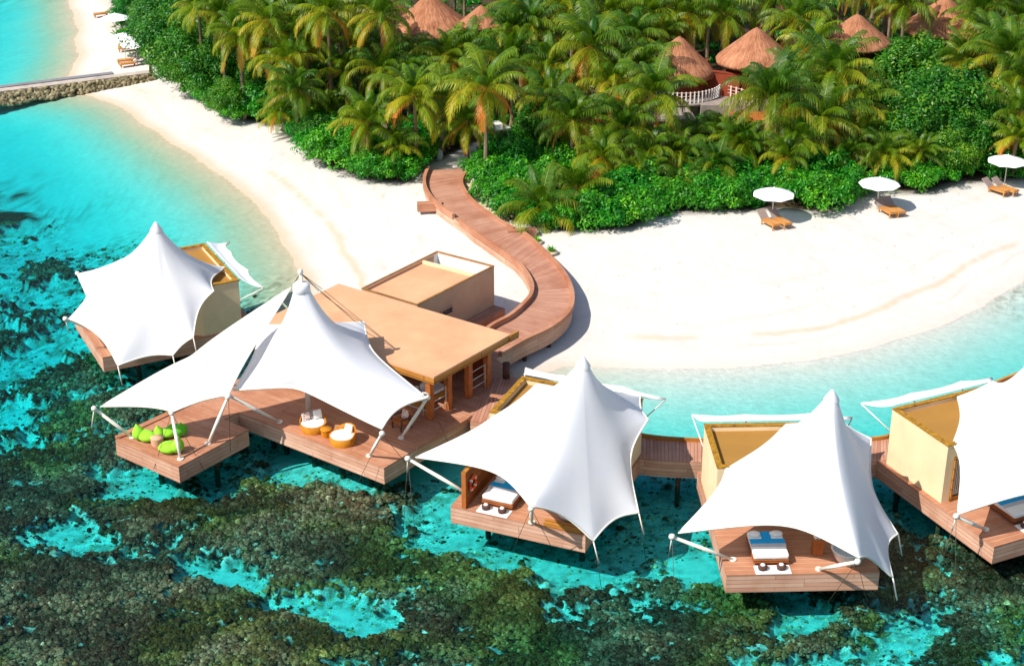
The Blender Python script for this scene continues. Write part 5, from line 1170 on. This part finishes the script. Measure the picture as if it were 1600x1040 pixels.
def tree(px, py, s=1.0, h=0.0):
    """px,py: crown centre"""
    z = 0.9+2.9*s; q = P(px, py, z)
    r = thing('broadleaf_tree', '', 'tree', (q.x, q.y, 0.82), rnd.uniform(0, 6.28), 'broadleaf trees of the grove', s)
    c = bpy.data.objects.new('crown', TRE[rnd.randrange(3)]); COL.objects.link(c); c.parent = r
    t = bpy.data.objects.new('trunk', ST_T); COL.objects.link(t); t.parent = r
    plants.append((r, 'tree', px, py, 4, 0)); return r
PALMS = [(800, 50, 6.5, .9), (511, 18, 8.5, 1.0), (596, 22, 8.5, .95), (420, 30, 7.5, 1.0), (375, 55, 6, .9), (450, 92, 5, .95), (462, 140, 3.8, .85), (420, 70, 5, .9), (575, 190, 3.2, 1.0), (647, 150, 5.0, 1.05), (757, 137, 6.2, 1.15), (922, 72, 6.5, 1.2), (895, 188, 3.8, .95), (975, 198, 3.4, 1.05), (1020, 147, 5.2, 1.1), (1207, 152, 5.0, 1.15), (1283, 185, 4.0, 1.1), (1305, 112, 6, 1.1), (1336, 160, 4.2, .95),
 (845, 322, 1.0, .95), (903, 293, 1.4, .85), (830, 40, 7, 1.0), (735, 78, 5.2, .9), (700, 90, 5, .95), (640, 98, 4.6, .85), (560, 60, 5.5, .9), (540, 110, 4, .9), (800, 95, 5, 1.0), (860, 100, 5, 1.0), (690, 150, 4, .9), (860, 150, 4, .95), (990, 60, 6, 1.05), (1015, 20, 7, 1.0), (1075, 20, 7, 1.0), (955, 20, 7, 1.0), (890, 10, 7.5, 1.0), (1130, 20, 7, 1.0), (1245, 30, 7, 1.0), (1270, 70, 6, 1.0), (1265, 18, 7, .9), (960, 130, 4.5, .95),
 (1155, 215, 2.4, .75), (1165, 225, 2.2, .8), (1084, 215, 2.0, .65), (1132, 205, 2.4, .7), (1250, 215, 3, .85), (1325, 240, 1.8, .75), (1385, 240, 1.8, .7), (1060, 235, 2.0, .75), (1015, 235, 2.2, .8), (1120, 255, 1.6, .7), (1230, 245, 2.0, .75), (940, 245, 2.0, .8), (1575, 85, 6, 1.1), (1600, 125, 4.8, 1.0), (1535, 15, 7, 1.0), (1415, 5, 7.5, .9), (1600, 30, 6.5, 1.0), (1595, 175, 3.6, .9), (1440, 235, 2.0, .7), (1590, 215, 2.5, .8),
 (815, 8, 7, .9), (480, 60, 6, .9), (345, 20, 7, .95), (310, 8, 7, .9), (555, 8, 7.5, .95), (640, 118, 4.4, .85), (600, 110, 4.6, .9), (730, 190, 3.0, .8), (1240, 120, 5, .8), (1245, 150, 4.0, .7), (1000, 100, 5.2, .95), (1035, 50, 6, .9), (595, 75, 5, .85), (1345, 215, 2.2, .8), (440, 175, 1.4, .6), (510, 165, 1.8, .65), (620, 225, 1.8, .7), (1010, 265, 1.4, .65), (1510, 92, 5.0, .85), (1545, 62, 6, .9), (1300, 145, 4.6, .8), (1060, 290, 0.9, .6)]
for i, (x, y, h, s) in enumerate(PALMS): palm(x, y, h, s)
# more palms filling the grove towards the top of the picture and beyond
rr = random.Random(77); placed = [P(x, y, 1+h) for x, y, h, s in PALMS]
hutp = [(h1.location.x, h1.location.y), (h2.location.x, h2.location.y)]
tries = 0; added = 0
while added < 60 and tries < 4000:
    tries += 1; x, y = rr.uniform(-38, 50), rr.uniform(118, 176); h = rr.uniform(5.5, 9)
    if min(math.hypot(x-p.x, y-p.y) for p in placed) < 2.9: continue
    u = to_px((x, y, 1+h))
    if not (-40 < u[0] < 1640 and -75 < u[1] < 75) or u[0] < 300: continue
    if any(abs(u[0]-a) < 62 and -40 < u[1]-b < 75 for a, b in ((1062, 56), (1183, 42), (672, 5), (1340, 25), (1478, 8), (752, 15), (1340, 40), (1478, -20))): continue
    placed.append(Vector((x, y, 0))); palm(u[0], u[1], h, rr.uniform(0.9, 1.15)); added += 1
TREES = [(262, 62, 1.0), (300, 78, 1.0), (240, 20, 0.75), (252, 42, .8), (270, 20, 1.0), (335, 105, .8), (285, 110, .6), (320, 30, 1.0), (1430, 120, 1.15), (1480, 170, 1.15), (1420, 195, .95), (1508, 205, .8), (1380, 110, .9), (1540, 140, .95), (1465, 90, .95), (1482, 235, .6), (1108, 196, .42), (500, 120, .75), (520, 165, .5), (850, 190, .7), (960, 40, .9), (1050, 15, 1.0), (490, 200, .45), (1400, 230, .55), (390, 125, .55), (1290, 230, .4), (350, 150, .5)]
for a in TREES: tree(*a)
SHR_PX = [(347, 172, .7), (326, 160, .7), (303, 146, .7), (366, 181, .7), (287, 129, .7), (268, 114, .7), (255, 96, .8), (285, 108, .9), (310, 135, 1.0), (335, 152, 1.0), (360, 168, 1.0), (390, 178, 1.1), (420, 184, .9), (445, 196, .8), (480, 212, 1.0), (490, 236, 1.1), (515, 250, 1.1), (545, 262, 1.0), (575, 272, .9), (605, 276, .8), (635, 270, .9), (655, 248, .9), (625, 250, 1.1), (590, 250, 1.1), (550, 238, 1.1), (520, 220, 1.1), (500, 195, 1.0), (680, 228, .9), (645, 225, 1.0), (710, 222, .7), (400, 155, 1.0), (350, 140, 1.0), (440, 165, .8), (470, 180, .9),
 (752, 268, .8), (765, 290, .9), (760, 308, .7), (785, 320, .9), (810, 340, .9), (790, 290, 1.1), (780, 262, 1.1), (815, 270, 1.1), (815, 310, 1.1), (850, 350, .9), (885, 352, .9), (920, 350, 1.0), (950, 350, 1.1), (985, 345, 1.1), (1015, 332, 1.0), (1045, 322, 1.0), (930, 325, 1.1), (970, 318, 1.2), (1010, 305, 1.1), (1075, 322, 1.0), (1105, 322, 1.0), (1135, 322, 1.0), (1165, 316, .9), (1090, 295, 1.1), (1130, 290, 1.1), (1160, 285, 1.0), (1105, 262, 1.1), (1080, 255, 1.0),
 (1195, 300, .9), (1225, 300, 1.0), (1250, 315, 1.1), (1280, 322, 1.1), (1310, 318, 1.0), (1300, 290, 1.1), (1260, 285, 1.1), (1220, 275, 1.0), (1335, 300, .9), (1350, 275, 1.0), (1400, 285, .9), (1430, 290, .9), (1460, 285, .8), (1385, 262, 1.0), (1425, 265, 1.0), (1500, 270, .8), (1480, 262, 1.0), (1530, 258, 1.0), (1560, 262, .9), (1595, 262, .9), (1560, 235, 1.0), (1590, 240, 1.0), (1340, 255, 1.0), (1180, 262, .9), (860, 245, 1.1), (820, 230, 1.0), (880, 275, 1.0), (850, 290, 1.0), (930, 280, 1.0), (240, 92, .7), (262, 100, .9), (275, 104, .8), (296, 118, .9), (300, 128, .8), (322, 146, .9), (190, 28, .7), (200, 12, .8), (840, 345, .8), (1360, 240, .9), (1040, 275, 1.0), (990, 280, 1.0)]
for a in SHR_PX: shrub(*a)
# labels for plants from the nearest landmark
LM = [('the upper left parasols', 210, 66), ('the boardwalk start', 705, 250), ('the golf buggy', 785, 215), ('the left railing hut', 1070, 90), ('the largest thatched hut', 1183, 80), ('the curved white railing', 1110, 165), ('the left parasol of the right beach', 1208, 310), ('the middle parasol of the right beach', 1372, 297), ('the rightmost parasol', 1571, 257), ('the top centre thatched roof', 672, 20), ('the half hidden upper right hut', 1340, 45), ('the thatched cone near the top right corner', 1478, 15), ('the orange arched tent', 925, 205), ('the agave bowls', 850, 385), ('the causeway end', 240, 112)]
ORD = ['nearest', 'second', 'third', 'fourth', 'fifth', 'sixth', 'seventh', 'eighth', 'ninth', 'tenth', 'eleventh', 'twelfth', 'thirteenth', 'fourteenth', 'fifteenth', 'sixteenth', 'seventeenth', 'eighteenth', 'nineteenth', 'twentieth']
grp = {}
for (r, kind, px, py, h, k) in plants:
    nm, lx, ly = min(LM, key=lambda l: math.hypot(l[1]-px, (l[2]-py)*1.3)); dx, dy = px-lx, py-ly
    dr = ('left of' if dx < 0 else 'right of') if abs(dx) > abs(dy)*1.2 else ('behind' if dy < 0 else 'in front of')
    look = {'palm': 'tall coconut palm' if h > 5.5 else ('low young coconut palm' if h < 2.6 else 'olive coconut palm'), 'shrub': 'bright green shrub', 'tree': 'dense broadleaf tree'}[kind]
    grp.setdefault((look, dr, nm), []).append((math.hypot(dx, dy), r))
for (look, dr, nm), L in grp.items():
    L.sort(key=lambda t: t[0])
    for i, (_, r) in enumerate(L): r['label'] = f'{look} {dr} {nm}' if len(L) == 1 else f'{look} {dr} {nm}, {ORD[min(i, 19)]} from it'
# ground cover under the grove: one uncountable mass
rr = random.Random(5); mb = MB(); cnt = 0
from mathutils.geometry import intersect_point_tri_2d
def inpoly(x, y, poly):
    c = False; n = len(poly)
    for i in range(n):
        (x0, y0), (x1, y1) = poly[i], poly[(i+1) % n]
        if (y0 > y) != (y1 > y) and x < (x1-x0)*(y-y0)/(y1-y0)+x0: c = not c
    return c
while cnt < 2600:
    x, y = rr.uniform(-40, 52), rr.uniform(96, 165)
    if not inpoly(x, y, VEG) or inpoly(x, y, PATH): continue
    cnt += 1; s = rr.uniform(0.25, 0.7)
    for j in range(16):
        a = rr.uniform(0, 6.28); e = rr.uniform(0.2, 1.3); d_ = Vector((math.cos(a)*math.cos(e), math.sin(a)*math.cos(e), math.sin(e))); side = Vector((-d_.y, d_.x, 0)).normalized()*0.09*s*2
        b0 = Vector((x+rr.gauss(0, 0.25), y+rr.gauss(0, 0.25), 0.85)); t0 = b0+d_*s*1.3; mid = b0.lerp(t0, 0.55)+Vector((0, 0, 0.1))
        mb.face([b0, mid-side, t0, mid+side], None, False, rr.uniform(0.1, 0.8))
o = mb.build('undergrowth', M['shrubleaf'], None, False); tag(o, 'low green undergrowth covering the floor of the palm grove', None, None, 'stuff')
